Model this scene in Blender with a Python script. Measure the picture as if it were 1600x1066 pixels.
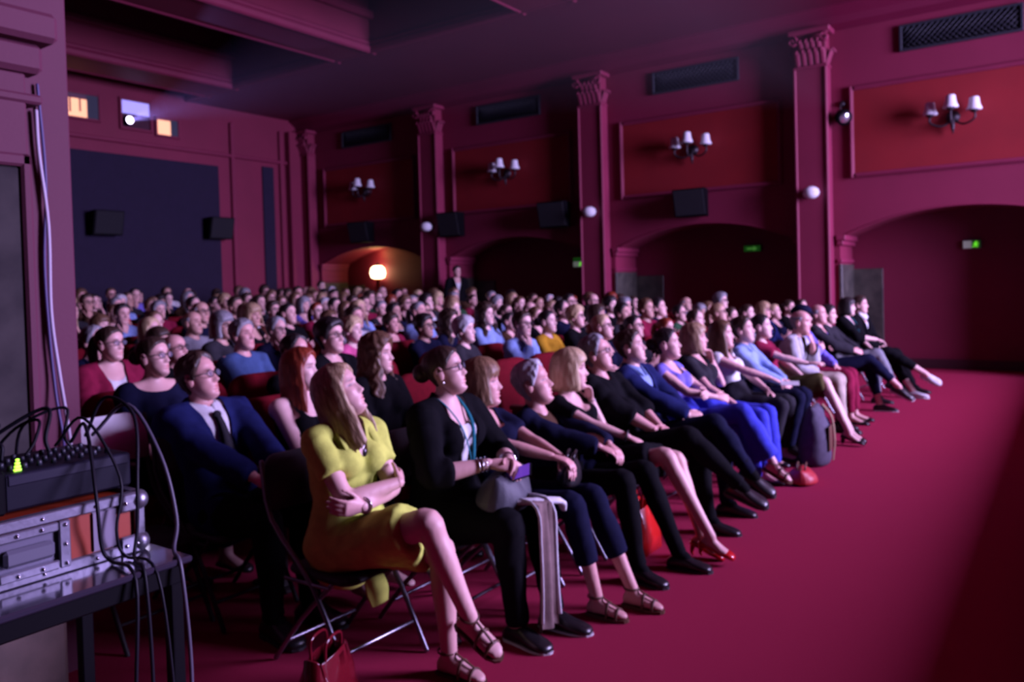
import bpy, math, random
import numpy as np
from mathutils import Vector, Matrix

for o in list(bpy.data.objects):
    bpy.data.objects.remove(o)
SC = bpy.context.scene
COL = SC.collection
rad = math.radians

# ------------------------------------------------------------------ camera
cam = bpy.data.cameras.new('camera')
cam.sensor_width = 36.0
cam.lens = 1250 / 1600 * 36.0
cam.shift_y = -0.038
cam.clip_end = 100
cam.dof.use_dof = True
cam.dof.focus_distance = 1.2
cam.dof.aperture_fstop = 5.5
camo = bpy.data.objects.new('camera', cam)
COL.objects.link(camo)
camo.matrix_world = (Matrix.Translation((0, 0, 1.60)) @ Matrix.Rotation(rad(35.1), 4, 'Z')
                     @ Matrix.Rotation(rad(88.8), 4, 'X') @ Matrix.Rotation(rad(-1.6), 4, 'Z'))
SC.camera = camo

# ------------------------------------------------------------------ world, light, exposure
world = bpy.data.worlds.new('world')
SC.world = world
world.use_nodes = True
bg = world.node_tree.nodes['Background']
bg.inputs[0].default_value = (0.55, 0.16, 0.42, 1)
bg.inputs[1].default_value = 0.0018

def area(name, loc, target, sx, sy, power, color):
    l = bpy.data.lights.new(name, 'AREA')
    l.shape = 'RECTANGLE'
    l.size, l.size_y = sx, sy
    l.energy = power
    l.color = color
    o = bpy.data.objects.new(name, l)
    COL.objects.link(o)
    o.location = loc
    o.rotation_euler = (Vector(target) - Vector(loc)).to_track_quat('-Z', 'Z').to_euler()
    return o
# the lit cinema screen the audience is watching, out of frame to the right
area('screen_light', (8.5, 10.6, 4.6), (-2.0, 8.8, 3.6), 6.6, 4.0, 5900, (0.60, 0.48, 1.0))

SC.view_settings.view_transform = 'Standard'
SC.view_settings.look = 'None'
SC.view_settings.exposure = 0.0
SC.view_settings.gamma = 1.0
SC.view_settings.use_curve_mapping = False
SC.cycles.use_denoising = True
SC.cycles.max_bounces = 6
SC.cycles.diffuse_bounces = 1
SC.cycles.volume_bounces = 0
SC.cycles.sample_clamp_indirect = 4.0
SC.cycles.caustics_reflective = False
SC.cycles.caustics_refractive = False

# ------------------------------------------------------------------ materials
MATS = {}
def mat(name, col, rough=0.7, metal=0.0, col2=None, scale=20.0, bump=0.0, bscale=None, emit=None, estr=0.0,
        tint=False, stretch=None, spec=None, alpha=None, sheen=0.0, coat=0.0):
    if name in MATS:
        return MATS[name]
    m = bpy.data.materials.new(name)
    m.use_nodes = True
    nt = m.node_tree
    b = nt.nodes['Principled BSDF']
    b.inputs['Base Color'].default_value = (*col, 1)
    b.inputs['Roughness'].default_value = rough
    b.inputs['Metallic'].default_value = metal
    if spec is not None:
        b.inputs['Specular IOR Level'].default_value = spec
    if sheen:
        b.inputs['Sheen Weight'].default_value = sheen
    if coat:
        b.inputs['Coat Weight'].default_value = coat
    tc = mp = None
    if col2 is not None or bump:
        tc = nt.nodes.new('ShaderNodeTexCoord')
        mp = nt.nodes.new('ShaderNodeMapping')
        nt.links.new(tc.outputs['Object'], mp.inputs[0])
        if stretch:
            mp.inputs['Scale'].default_value = stretch
    if col2 is not None:
        n = nt.nodes.new('ShaderNodeTexNoise')
        n.inputs['Scale'].default_value = scale
        n.inputs['Detail'].default_value = 4
        nt.links.new(mp.outputs[0], n.inputs['Vector'])
        r = nt.nodes.new('ShaderNodeValToRGB')
        r.color_ramp.elements[0].position = 0.35
        r.color_ramp.elements[1].position = 0.65
        r.color_ramp.elements[0].color = (*col, 1)
        r.color_ramp.elements[1].color = (*col2, 1)
        nt.links.new(n.outputs[0], r.inputs[0])
        src = r.outputs[0]
        nt.links.new(src, b.inputs['Base Color'])
    if tint:
        a = nt.nodes.new('ShaderNodeVertexColor')
        a.layer_name = 'tint'
        mx = nt.nodes.new('ShaderNodeMix')
        mx.data_type = 'RGBA'
        mx.blend_type = 'MULTIPLY'
        mx.inputs[0].default_value = 1
        if col2 is not None:
            nt.links.new(src, mx.inputs[6])
        else:
            mx.inputs[6].default_value = (*col, 1)
        nt.links.new(a.outputs[0], mx.inputs[7])
        nt.links.new(mx.outputs[2], b.inputs['Base Color'])
    if bump:
        n2 = nt.nodes.new('ShaderNodeTexNoise')
        n2.inputs['Scale'].default_value = bscale or scale
        n2.inputs['Detail'].default_value = 3
        nt.links.new(mp.outputs[0], n2.inputs['Vector'])
        bp = nt.nodes.new('ShaderNodeBump')
        bp.inputs['Strength'].default_value = bump
        bp.inputs['Distance'].default_value = 0.01
        nt.links.new(n2.outputs[0], bp.inputs['Height'])
        nt.links.new(bp.outputs[0], b.inputs['Normal'])
    if emit is not None:
        b.inputs['Emission Color'].default_value = (*emit, 1)
        b.inputs['Emission Strength'].default_value = estr
    MATS[name] = m
    return m

# ------------------------------------------------------------------ geometry helpers
def nrm(v):
    v = np.asarray(v, float)
    return v / (np.linalg.norm(v) + 1e-9)

def cr(P, sub):
    """Catmull-Rom resample of rows."""
    P = np.asarray(P, float)
    if len(P) < 3 or sub <= 1:
        return P
    E = np.vstack([2 * P[0] - P[1], P, 2 * P[-1] - P[-2]])
    out = []
    for i in range(1, len(E) - 2):
        p0, p1, p2, p3 = E[i - 1], E[i], E[i + 1], E[i + 2]
        for k in range(sub):
            t = k / sub
            out.append(0.5 * (2 * p1 + (p2 - p0) * t + (2 * p0 - 5 * p1 + 4 * p2 - p3) * t * t + (3 * p1 - p0 - 3 * p2 + p3) * t ** 3))
    out.append(P[-1])
    return np.array(out)

_GF = {}
def gridfaces(nu, nv, closed=True):
    key = (nu, nv, closed)
    if key not in _GF:
        f = []
        for i in range(nu - 1):
            for j in range(nv if closed else nv - 1):
                j2 = (j + 1) % nv
                f.append((i * nv + j, i * nv + j2, (i + 1) * nv + j2, (i + 1) * nv + j))
        _GF[key] = f
    return _GF[key]

class G:
    def __init__(s):
        s.v, s.f, s.m, s.sm, s.n, s.mi = [], [], [], [], 0, 0
    def add(s, V, F, smooth=True):
        V = np.asarray(V, float).reshape(-1, 3)
        o = s.n
        s.v.append(V)
        s.f += [tuple(i + o for i in f) for f in F]
        s.m += [s.mi] * len(F)
        s.sm += [smooth] * len(F)
        s.n += len(V)
        return s
    def tube(s, P, R, n=10, sub=4, ref=None, cap=1.0, smooth=True):
        P = np.asarray(P, float)
        R = np.asarray([(r, r) if np.isscalar(r) else r for r in R], float)
        if len(R) == 1:
            R = np.repeat(R, len(P), 0)
        PR = cr(np.hstack([P, R]), sub)
        P, R = PR[:, :3], np.maximum(PR[:, 3:], 1e-4)
        T = np.gradient(P, axis=0)
        T /= np.linalg.norm(T, axis=1)[:, None] + 1e-9
        if ref is None:
            ref = np.array([0, 0, 1.0]) if abs(T[0][2]) < 0.9 else np.array([1.0, 0, 0])
        u = nrm(np.asarray(ref, float) - np.dot(ref, T[0]) * T[0])
        U = []
        for t in T:
            u = nrm(u - np.dot(u, t) * t)
            U.append(u)
        U = np.array(U)
        W = np.cross(T, U)
        if cap:
            def end(i, sg):
                k = [(0.45, 0.89), (0.8, 0.6), (0.97, 0.24)]
                e = min(R[i]) * cap
                return ([P[i] + sg * T[i] * e * a for a, _ in k], [R[i] * b for _, b in k], [U[i]] * 3, [W[i]] * 3)
            a, b = end(0, -1), end(-1, 1)
            P = np.vstack([a[0][::-1], P, b[0]])
            R = np.vstack([a[1][::-1], R, b[1]])
            U = np.vstack([a[2], U, b[2]])
            W = np.vstack([a[3], W, b[3]])
        th = np.linspace(0, 2 * math.pi, n, endpoint=False)
        V = P[:, None, :] + R[:, 0][:, None, None] * U[:, None, :] * np.cos(th)[None, :, None] + R[:, 1][:, None, None] * W[:, None, :] * np.sin(th)[None, :, None]
        k = len(P)
        F = gridfaces(k, n) + [tuple(range(n))[::-1], tuple((k - 1) * n + j for j in range(n))]
        return s.add(V, F, smooth)
    def ell(s, c, r, M=None, nu=10, nv=14):
        ph = np.linspace(-math.pi / 2 + 0.08, math.pi / 2 - 0.08, nu)
        th = np.linspace(0, 2 * math.pi, nv, endpoint=False)
        V = np.stack([np.cos(ph)[:, None] * np.cos(th)[None], np.cos(ph)[:, None] * np.sin(th)[None], np.repeat(np.sin(ph)[:, None], nv, 1)], -1) * np.asarray(r)
        if M is not None:
            V = V @ np.asarray(M).T
        V = V + np.asarray(c)
        return s.add(V, gridfaces(nu, nv) + [tuple(range(nv))[::-1], tuple((nu - 1) * nv + j for j in range(nv))])
    def box(s, c, d, b=0.0, M=None):
        h = np.asarray(d, float) / 2
        b = min(b, h.min() * 0.98)
        if b <= 0:
            V = np.array([[x, y, z] for x in (-1, 1) for y in (-1, 1) for z in (-1, 1)]) * h
            F = [(0, 1, 3, 2), (4, 6, 7, 5), (0, 4, 5, 1), (2, 3, 7, 6), (0, 2, 6, 4), (1, 5, 7, 3)]
        else:
            V, idx = [], {}
            for x in (-1, 1):
                for y in (-1, 1):
                    for z in (-1, 1):
                        for a in range(3):
                            q = h - b
                            q = q.copy()
                            q[a] = h[a]
                            idx[(x, y, z, a)] = len(V)
                            V.append(q * (x, y, z))
            V = np.array(V)
            F = []
            for a in range(3):
                p, q = [i for i in range(3) if i != a]
                for sg in (-1, 1):
                    def key(u, v):
                        k = [0, 0, 0]
                        k[a], k[p], k[q] = sg, u, v
                        return tuple(k)
                    F.append(tuple(idx[(*key(u, v), a)] for u, v in ((-1, -1), (1, -1), (1, 1), (-1, 1))))
                for u in (-1, 1):
                    for v in (-1, 1):
                        def key2(w):
                            k = [0, 0, 0]
                            k[a], k[p], k[q] = w, u, v
                            return tuple(k)
                        F.append((idx[(*key2(-1), p)], idx[(*key2(1), p)], idx[(*key2(1), q)], idx[(*key2(-1), q)]))
            for x in (-1, 1):
                for y in (-1, 1):
                    for z in (-1, 1):
                        F.append(tuple(idx[(x, y, z, a)] for a in range(3)))
            c0 = V.mean(0)
            F2 = []
            for f in F:
                n_ = np.cross(V[f[1]] - V[f[0]], V[f[2]] - V[f[0]])
                F2.append(f if np.dot(n_, V[list(f)].mean(0) - c0) > 0 else f[::-1])
            F = F2
        if M is not None:
            V = V @ np.asarray(M).T
        return s.add(V + np.asarray(c), F, False)
    def b2(s, x0, x1, y0, y1, z0, z1, b=0.0):
        return s.box(((x0 + x1) / 2, (y0 + y1) / 2, (z0 + z1) / 2), (abs(x1 - x0), abs(y1 - y0), abs(z1 - z0)), b)
    def prism(s, poly, vec, smooth=False):
        """extrude a planar polygon (list of 3D points) by vec."""
        A = np.asarray(poly, float)
        k = len(A)
        V = np.vstack([A, A + np.asarray(vec)])
        F = [tuple(range(k))[::-1], tuple(range(k, 2 * k))] + [(i, (i + 1) % k, k + (i + 1) % k, k + i) for i in range(k)]
        nn = sum((np.cross(A[i], A[(i + 1) % k]) for i in range(k)))
        if np.dot(nn, vec) < 0:
            F = [f[::-1] for f in F]
        return s.add(V, F, smooth)
    def lathe(s, c, prof, n=16, axis=None):
        """prof: (r, z) list, around z through c."""
        th = np.linspace(0, 2 * math.pi, n, endpoint=False)
        V = np.array([[(r * math.cos(t), r * math.sin(t), z) for t in th] for r, z in prof])
        if axis is not None:
            z = nrm(axis)
            x = nrm(np.cross(z, (0.31, 0.9, 0.2)))
            V = V @ np.array([x, np.cross(z, x), z])
        k = len(prof)
        return s.add(V + np.asarray(c), gridfaces(k, n) + [tuple(range(n))[::-1], tuple((k - 1) * n + j for j in range(n))])
    def arrays(s):
        return np.vstack(s.v) if s.v else np.zeros((0, 3))
    def mesh(s, name, mats):
        me = bpy.data.meshes.new(name)
        me.from_pydata(s.arrays().tolist(), [], s.f)
        for m in (mats if isinstance(mats, (list, tuple)) else [mats]):
            me.materials.append(m)
        me.polygons.foreach_set('use_smooth', s.sm)
        if s.mi:
            me.polygons.foreach_set('material_index', s.m)
        me.update()
        return me
    def obj(s, name, mats, parent=None, loc=None):
        o = bpy.data.objects.new(name, s.mesh(name, mats))
        COL.objects.link(o)
        if loc is not None:
            o.location = loc
        o.parent = parent
        return o

def tag(o, label=None, cat=None, group=None, kind=None):
    if label: o['label'] = label
    if cat: o['category'] = cat
    if group: o['group'] = group
    if kind: o['kind'] = kind
    return o
def thing(name, label, cat, loc=(0, 0, 0), rz=0.0, group=None):
    o = bpy.data.objects.new(name, None)
    o.empty_display_size = 0.1
    COL.objects.link(o)
    o.location = loc
    o.rotation_euler = (0, 0, rz)
    return tag(o, label, cat, group)
def struct(name, g, m, parent=None):
    o = g.obj(name, m, parent)
    if parent is None:
        o['kind'] = 'structure'
    return o
def link(name, me, parent, mats=None):
    o = bpy.data.objects.new(name, me)
    COL.objects.link(o)
    o.parent = parent
    if mats is not None:
        for i, m in enumerate(mats):
            o.material_slots[i].link = 'OBJECT'
            o.material_slots[i].material = m
    return o
def floor_z(x):
    return max(0.0, 0.038 * (-x - 3.2))
# ================================================================== the hall
YW = 14.2          # face of the arcade wall
YB = 15.1          # back of its alcoves
XB = -16.6         # rear wall
WT = 5.75          # top of the walls
M_wall = mat('wall_paint_rose', (0.215, 0.0105, 0.047), 0.7, col2=(0.194, 0.009, 0.042), scale=1.3, bump=0.06, bscale=60)
M_panel = mat('wall_panel_red', (0.25, 0.004, 0.010), 0.75, col2=(0.22, 0.003, 0.009), scale=2, bump=0.05, bscale=80)
M_alcove = mat('alcove_paint', (0.19, 0.009, 0.040), 0.6, col2=(0.17, 0.008, 0.036), scale=1.5, bump=0.05, bscale=60)
M_ceil = mat('ceiling_paint', (0.16, 0.004, 0.036), 0.6, col2=(0.145, 0.003, 0.032), scale=1, bump=0.04, bscale=40)
M_mould = mat('moulding_paint', (0.225, 0.014, 0.055), 0.65, col2=(0.205, 0.012, 0.050), scale=3, bump=0.05, bscale=50)
M_stone = mat('grey_green_marble', (0.085, 0.078, 0.062), 0.35, col2=(0.045, 0.042, 0.036), scale=5, bump=0.04, bscale=20)
M_stone2 = mat('beige_stone', (0.13, 0.085, 0.07), 0.5, col2=(0.08, 0.055, 0.045), scale=6, bump=0.06, bscale=30)
M_bluepanel = mat('dark_blue_acoustic_cloth', (0.016, 0.009, 0.032), 0.95, col2=(0.014, 0.008, 0.028), scale=8, bump=0.1, bscale=200)
M_black = mat('black_plastic', (0.004, 0.0035, 0.005), 0.6, spec=0.06)
M_iron = mat('dark_iron', (0.03, 0.022, 0.028), 0.45, metal=0.6)
M_white = mat('white_glass', (0.80, 0.80, 0.84), 0.35)
M_base = mat('dark_baseboard', (0.05, 0.012, 0.02), 0.5)
M_grille = mat('grille_metal', (0.022, 0.024, 0.034), 0.6, metal=0.2)
M_carpet = mat('red_carpet', (0.38, 0.022, 0.070), 0.95, col2=(0.31, 0.016, 0.056), scale=260, bump=0.35, bscale=420, spec=0.1)

# floor: level in front, gently raked under the seats
g = G()
xs = [10.5, -3.2, -17.2]
zs = [0, 0, floor_z(-17.2)]
g.add([(x, y, z) for x, z in zip(xs, zs) for y in (-3.0, 16.2)], [(0, 1, 3, 2), (2, 3, 5, 4)], False)
struct('floor', g, M_carpet)

# low unseen stage, added to cast shade on the floor at the right
g = G()
g.b2(0.20, 10.4, -3.0, 14.0, 0.0, 0.56, 0.02)
struct('added_stage', g, mat('added_stage_black', (0.02, 0.015, 0.02), 0.7, bump=0.05, bscale=40))
g = G()
g.b2(0.15, 0.24, -3.0, 14.0, 0.50, 0.58, 0.015)
struct('added_stage_trim', g, M_mould)

# arcade wall with four segmental arches
PX = [0.70, -3.57, -7.80, -12.05, -16.35]     # pilaster centres
SPR, APX = 2.25, 2.66
def arch_z(x, a, b):
    c, h = (a + b) / 2, (b - a) / 2
    r = (h * h + (APX - SPR) ** 2) / (2 * (APX - SPR))
    return APX - r + math.sqrt(max(r * r - (x - c) ** 2, 0))
bays = []
g = G()
for i in range(4):
    b, a = PX[i] - 0.30, PX[i + 1] + 0.36
    bays.append((a, b))
xl = XB
for a, b in bays[::-1]:
    g.add([(xl, YW, 0), (a, YW, 0), (a, YW, WT), (xl, YW, WT)], [(0, 1, 2, 3)], False)
    N = 28
    X = np.linspace(a, b, N + 1)
    lo = [(x, YW, arch_z(x, a, b)) for x in X]
    hi = [(x, YW, WT) for x in X]
    g.add(lo + hi, [(i, i + 1, N + 2 + i, N + 1 + i) for i in range(N)], False)
    bk = [(x, YB, arch_z(x, a, b)) for x in X]
    g.add(lo + bk, [(i, N + 1 + i, N + 2 + i, i + 1) for i in range(N)], True)
    for x in (a, b):
        g.add([(x, YW, 0), (x, YB, 0), (x, YB, SPR), (x, YW, SPR)], [(0, 1, 2, 3)], False)
    xl = b
g.add([(xl, YW, 0), (4.5, YW, 0), (4.5, YW, WT), (xl, YW, WT)], [(0, 1, 2, 3)], False)
wall_r = struct('wall_right', g, M_wall)
g = G()
g.add([(XB, YB, 0), (4.5, YB, 0), (4.5, YB, 3.2), (XB, YB, 3.2)], [(0, 1, 2, 3)], False)
struct('wall_alcove', g, M_alcove)
g = G()
g.b2(XB, 4.5, YB - 0.03, YB, 0, 0.16, 0.005)
struct('baseboard_alcove', g, M_base)
# jamb caps (impost blocks), stone dado on the jambs, arch edge bead
for k, (a, b) in enumerate(bays):
    g = G()
    g.b2(a - 0.05, a + 0.10, YW - 0.07, YB - 0.02, SPR - 0.05, SPR + 0.04, 0.01)
    g.b2(a - 0.04, a + 0.06, YW - 0.05, YB - 0.02, SPR - 0.13, SPR - 0.05, 0.01)
    g.b2(a - 0.04, a + 0.035, YW - 0.03, YB - 0.02, SPR - 0.42, SPR - 0.36, 0.008)
    g.obj('impost', M_mould, wall_r)
    G().b2(b - 0.10, b + 0.02, YW - 0.05, YB - 0.02, SPR - 0.05, SPR + 0.04, 0.01).obj('impost', M_mould, wall_r)
    g = G()
    g.b2(a - 0.02, a + 0.03, YW - 0.025, YB - 0.02, 0.0, 1.80, 0.005)
    g.obj('stone_dado', M_stone, wall_r)
    g = G()
    g.b2(a + 0.03, a + (0.62 if k != 0 else 0.5), YB - 0.04, YB, 0.16, 1.72, 0.005)
    g.obj('stone_panel', M_stone, wall_r)
    g = G()
    X = np.linspace(a, b, 24)
    g.tube([(x, YW, arch_z(x, a, b)) for x in X], [0.016], n=8, sub=1)
    g.obj('arch_bead', M_wall, wall_r)
    # framed red panel
    c = (PX[k] + PX[k + 1]) / 2 - 0.02
    w, z0, z1 = 1.50, 3.30, 4.66
    g = G()
    g.b2(c - w, c + w, YW - 0.012, YW, z0, z1)
    g.obj('panel_field', M_panel, wall_r)
    g = G()
    t = 0.075
    for x0, x1, q0, q1 in ((c - w - t, c - w, z0 - t, z1 + t), (c + w, c + w + t, z0 - t, z1 + t), (c - w, c + w, z0 - t, z0), (c - w, c + w, z1, z1 + t)):
        g.b2(x0, x1, YW - 0.045, YW, q0, q1, 0.015)
        m_ = 0.022
        g.b2(x0 + m_, x1 - m_ if x1 - x0 < 0.2 else x1, YW - 0.062, YW - 0.03, q0 + (m_ if q1 - q0 < 0.2 else 0), q1 - (m_ if q1 - q0 < 0.2 else 0), 0.008)
    g.obj('panel_frame', M_mould, wall_r)
# pilasters with foliate capitals
def pilaster(x, y, name, ztop=WT, face=-1, w=0.50, d=0.24):
    g = G()
    g.b2(x - w / 2, x + w / 2, y + face * d, y, 0, ztop - 0.05, 0.012)
    p = struct(name, g, M_wall)
    for sx in (-1, 1):
        G().b2(x + sx * w / 2 - 0.035, x + sx * w / 2 + 0.035 * 0.4, y + face * (d + 0.025), y, 0.3, ztop - 0.62, 0.015).obj('edge_bead', M_mould, p)
    g = G()
    yf = y + face * d
    g.b2(x - w / 2 - 0.03, x + w / 2 + 0.03, yf + face * 0.04, y, ztop - 0.66, ztop - 0.61, 0.012)
    g.b2(x - w / 2 - 0.09, x + w / 2 + 0.09, yf + face * 0.12, y, ztop - 0.10, ztop - 0.01, 0.02)
    cp = g.obj('capital', M_mould, p)
    for i in range(5):                      # two tiers of leaves
        lx = x - w / 2 + 0.05 + i * (w - 0.1) / 4
        G().tube([(lx, yf, ztop - 0.60), (lx, yf + face * 0.05, ztop - 0.46), (lx, yf + face * 0.11, ztop - 0.37), (lx, yf + face * 0.13, ztop - 0.41)], [(0.018, 0.052), (0.02, 0.055), (0.018, 0.045), (0.012, 0.02)], n=8, sub=3, ref=(0, 1, 0)).obj('leaf', M_mould, cp)
    for i in range(4):
        lx = x - w / 2 + 0.11 + i * (w - 0.22) / 3
        G().tube([(lx, yf, ztop - 0.42), (lx, yf + face * 0.06, ztop - 0.28), (lx, yf + face * 0.12, ztop - 0.20), (lx, yf + face * 0.14, ztop - 0.25)], [(0.018, 0.05), (0.02, 0.05), (0.018, 0.04), (0.012, 0.02)], n=8, sub=3, ref=(0, 1, 0)).obj('leaf', M_mould, cp)
    for yy in (y + face * 0.08, y + face * 0.18):
        for sx in (-1, 1):
            q = x + sx * w / 2
            G().tube([(q, yy, ztop - 0.6), (q + sx * 0.05, yy, ztop - 0.45), (q + sx * 0.10, yy, ztop - 0.37), (q + sx * 0.12, yy, ztop - 0.42)], [(0.018, 0.05), (0.02, 0.05), (0.018, 0.04), (0.012, 0.02)], n=8, sub=3, ref=(1, 0, 0)).obj('leaf', M_mould, cp)
    for sx in (-1, 1):
        g = G()
        cx, cz = x + sx * (w / 2 + 0.01), ztop - 0.20
        sp = [(cx + 0.085 * (1 - t / 9) * math.cos(1.2 + sx * t), yf + face * 0.09, cz + 0.085 * (1 - t / 9) * math.sin(1.2 + sx * t)) for t in np.linspace(0, 8, 22)]
        g.tube(sp, [(0.05, 0.017)], n=8, sub=1, ref=(0, 1, 0))
        g.obj('volute', M_mould, cp)
    return p
for k, x in enumerate(PX):
    pilaster(x, YW, f'pillar_{k + 1}')

# rear wall, dark blue cloth panels, booth windows
g = G()
g.add([(XB, -1, 0), (XB, YW, 0), (XB, YW, 7.2), (XB, -1, 7.2)], [(0, 1, 2, 3)], False)
wall_b = struct('wall_back', g, M_wall)
def bx(name, m, parent, *a, b=0.0):
    return G().b2(*a, b).obj(name, m, parent)
bx('cloth_panel', M_bluepanel, wall_b, XB, XB + 0.05, 5.6, 11.62, 0.6, 4.62, b=0.01)
bx('cloth_panel', M_bluepanel, wall_b, XB, XB + 0.05, 12.88, 13.22, 0.6, 4.75, b=0.01)
bx('wall_band', M_mould, wall_b, XB, XB + 0.09, 3.0, YW, 4.86, 4.94, b=0.02)
for y in (11.95, 13.40):
    bx('wall_rib', M_mould, wall_b, XB, XB + 0.10, y, y + 0.10, 0.5, 5.7, b=0.02)
# corner pilaster on the rear wall
g = G()
g.b2(XB, XB + 0.2, 13.62, 14.0, 0, 5.7, 0.012)
g.obj('corner_pilaster', M_wall, wall_b)
M_warm = mat('lit_booth_wall', (0.8, 0.45, 0.3), 0.8, emit=(1.0, 0.42, 0.22), estr=2.2)
M_glass = mat('booth_pane', (0.25, 0.28, 0.35), 0.08, alpha=0.2)
def glassy(m, a=0.18):
    m.node_tree.nodes['Principled BSDF'].inputs['Alpha'].default_value = a
    return m
glassy(M_glass, 0.2)
def booth_window(n, y0, y1, z0, z1):
    g = G()
    t = 0.05
    for a in ((y0 - t, y0, z0 - t, z1 + t), (y1, y1 + t, z0 - t, z1 + t), (y0, y1, z0 - t, z0), (y0, y1, z1, z1 + t)):
        g.b2(XB - 0.02, XB + 0.07, *a, 0.01)
    w = struct(f'window_{n}', g, M_mould)
    return w
# (warm lit projection booth seen through three small openings)
w1 = booth_window(1, 7.85, 8.80, 5.28, 5.76)
bx('lit_interior', M_warm, w1, XB - 0.0, XB + 0.012, 7.85, 8.60, 5.28, 5.66)
bx('dark_side', M_black, w1, XB - 0.0, XB + 0.014, 8.58, 8.80, 5.28, 5.76)
for i, y in enumerate((8.0, 8.22, 8.42)):
    bx('shelf_post', mat('booth_shelf', (0.35, 0.1, 0.05), 0.7), w1, XB + 0.012, XB + 0.03, y, y + 0.03, 5.34 + 0.03 * i, 5.66)
bx('pane', M_glass, w1, XB + 0.035, XB + 0.04, 7.85, 8.80, 5.28, 5.76)
w2 = booth_window(2, 9.30, 9.94, 5.22, 5.80)
M_bluelit = mat('booth_blue_reflection', (0.3, 0.3, 0.8), 0.6, emit=(0.42, 0.36, 1.0), estr=0.85)
bx('lit_interior', M_bluelit, w2, XB, XB + 0.012, 9.30, 9.94, 5.52, 5.80)
bx('dark_side', mat('booth_dark', (0.06, 0.012, 0.03), 0.8), w2, XB, XB + 0.012, 9.30, 9.94, 5.22, 5.52)
w3 = booth_window(3, 10.10, 10.60, 5.17, 5.52)
bx('lit_interior', M_warm, w3, XB, XB + 0.012, 10.10, 10.46, 5.17, 5.50)
bx('dark_side', M_black, w3, XB, XB + 0.014, 10.44, 10.60, 5.17, 5.52)
bx('pane', M_glass, w3, XB + 0.035, XB + 0.04, 10.10, 10.60, 5.17, 5.52)
pr = thing('film_projector', 'glowing projector lens in the blue-lit booth window of the rear wall', 'projector', (XB, 9.40, 5.35))
G().lathe((0, 0, 0), [(0.10, 0), (0.10, 0.10), (0.085, 0.16), (0.06, 0.17)], 16, axis=(1, 0, 0)).obj('lens_barrel', M_black, pr)
G().lathe((0, 0, 0), [(0.004, 0.172), (0.075, 0.172), (0.078, 0.176), (0.05, 0.19), (0.004, 0.195)], 16, axis=(1, 0, 0)).obj('lens', mat('lens_glow', (1, 1, 1), 0.2, emit=(0.72, 0.62, 1.0), estr=14), pr)

# ceiling: soffit along the arcade wall, cross beams and deep coffers
HS, YS = 6.02, 10.9
g = G()
g.b2(XB, 6.0, YS, YB, HS, HS + 0.25)                       # side soffit
g.add([(XB, YS, HS), (6, YS, HS), (6, YS, HS + 1.5), (XB, YS, HS + 1.5)], [(3, 2, 1, 0)], False)
g.add([(XB, -3, HS + 1.45), (6, -3, HS + 1.45), (6, YS + 0.2, HS + 1.45), (XB, YS + 0.2, HS + 1.45)], [(3, 2, 1, 0)], False)
ceil = struct('ceiling', g, M_ceil)
g = G()                                                    # cornice over the arcade wall
g.prism([(XB, YW - 0.02, WT - 0.05), (XB, YW - 0.18, WT + 0.02), (XB, YW - 0.24, WT + 0.12), (XB, YW - 0.42, HS - 0.03), (XB, YW - 0.42, HS), (XB, YW, HS)], (XB * -1 + 4.5, 0, 0))
struct('trim_1', g, M_ceil)
def beam(n, xf, w, h=1.2):
    g = G()
    g.b2(xf - w, xf, -3.0, YS, HS, HS + h, 0.01)
    b = struct(f'beam_{n}', g, M_wall)
    bx('moulding', M_mould, b, xf, xf + 0.10, -3.0, YS + 0.1, HS - 0.02, HS + 0.12, b=0.03)
    bx('moulding', M_mould, b, xf, xf + 0.06, -3.0, YS + 0.1, HS + 0.12, HS + 0.22, b=0.03)
    bx('moulding', M_mould, b, xf, xf + 0.12, -3.0, YS + 0.1, HS + 0.62, HS + 0.78, b=0.03)
    bx('moulding', M_mould, b, xf - w - 0.08, xf - w, -3.0, YS + 0.1, HS - 0.02, HS + 0.14, b=0.03)
    return b
beam(1, -10.75, 0.85)
beam(2, -14.9, 0.9)
beam(3, -6.4, 0.85)
g = G()
g.b2(XB, 6.0, YS - 0.10, YS, HS - 0.02, HS + 0.12, 0.03)
g.b2(XB, 6.0, YS - 0.06, YS, HS + 0.12, HS + 0.22, 0.03)
struct('trim_2', g, M_mould)

# the near arch pier on the left edge of the picture
XP, YP = -3.5, 1.735
g = G()
g.b2(XP - 0.55, XP, -2.5, YP, 0, 6.2, 0.008)
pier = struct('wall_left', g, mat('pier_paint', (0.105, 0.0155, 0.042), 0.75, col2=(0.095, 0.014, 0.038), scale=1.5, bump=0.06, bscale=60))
yq = YP - 0.16
g = G()
g.b2(XP, XP + 0.09, -2.5, yq - 0.05, 0, 2.5, 0.008)
g.obj('jamb_pilaster', pier.data.materials[0], pier)
g = G()
g.b2(XP, XP + 0.17, -2.5, yq + 0.05, 2.62, 2.74, 0.02)
g.b2(XP, XP + 0.12, -2.5, yq + 0.01, 2.50, 2.62, 0.02)
g.b2(XP, XP + 0.10, -2.5, yq + 0.01, 2.38, 2.42, 0.01)
g.b2(XP, XP + 0.17, -2.5, yq + 0.01, 2.90, 3.0, 0.02)
g.obj('impost', pier.data.materials[0], pier)
bx('marble_panel', mat('dark_grey_marble', (0.050, 0.042, 0.042), 0.75, col2=(0.024, 0.020, 0.022), scale=5, spec=0.1), pier, XP + 0.09, XP + 0.125, -2.5, yq - 0.10, 0.55, 2.12, b=0.01)
bx('panel_frame', pier.data.materials[0], pier, XP + 0.09, XP + 0.14, -2.5, yq - 0.06, 2.12, 2.17, b=0.01)
bx('panel_frame', pier.data.materials[0], pier, XP + 0.09, XP + 0.14, yq - 0.10, yq - 0.06, 0.5, 2.17, b=0.01)
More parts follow.
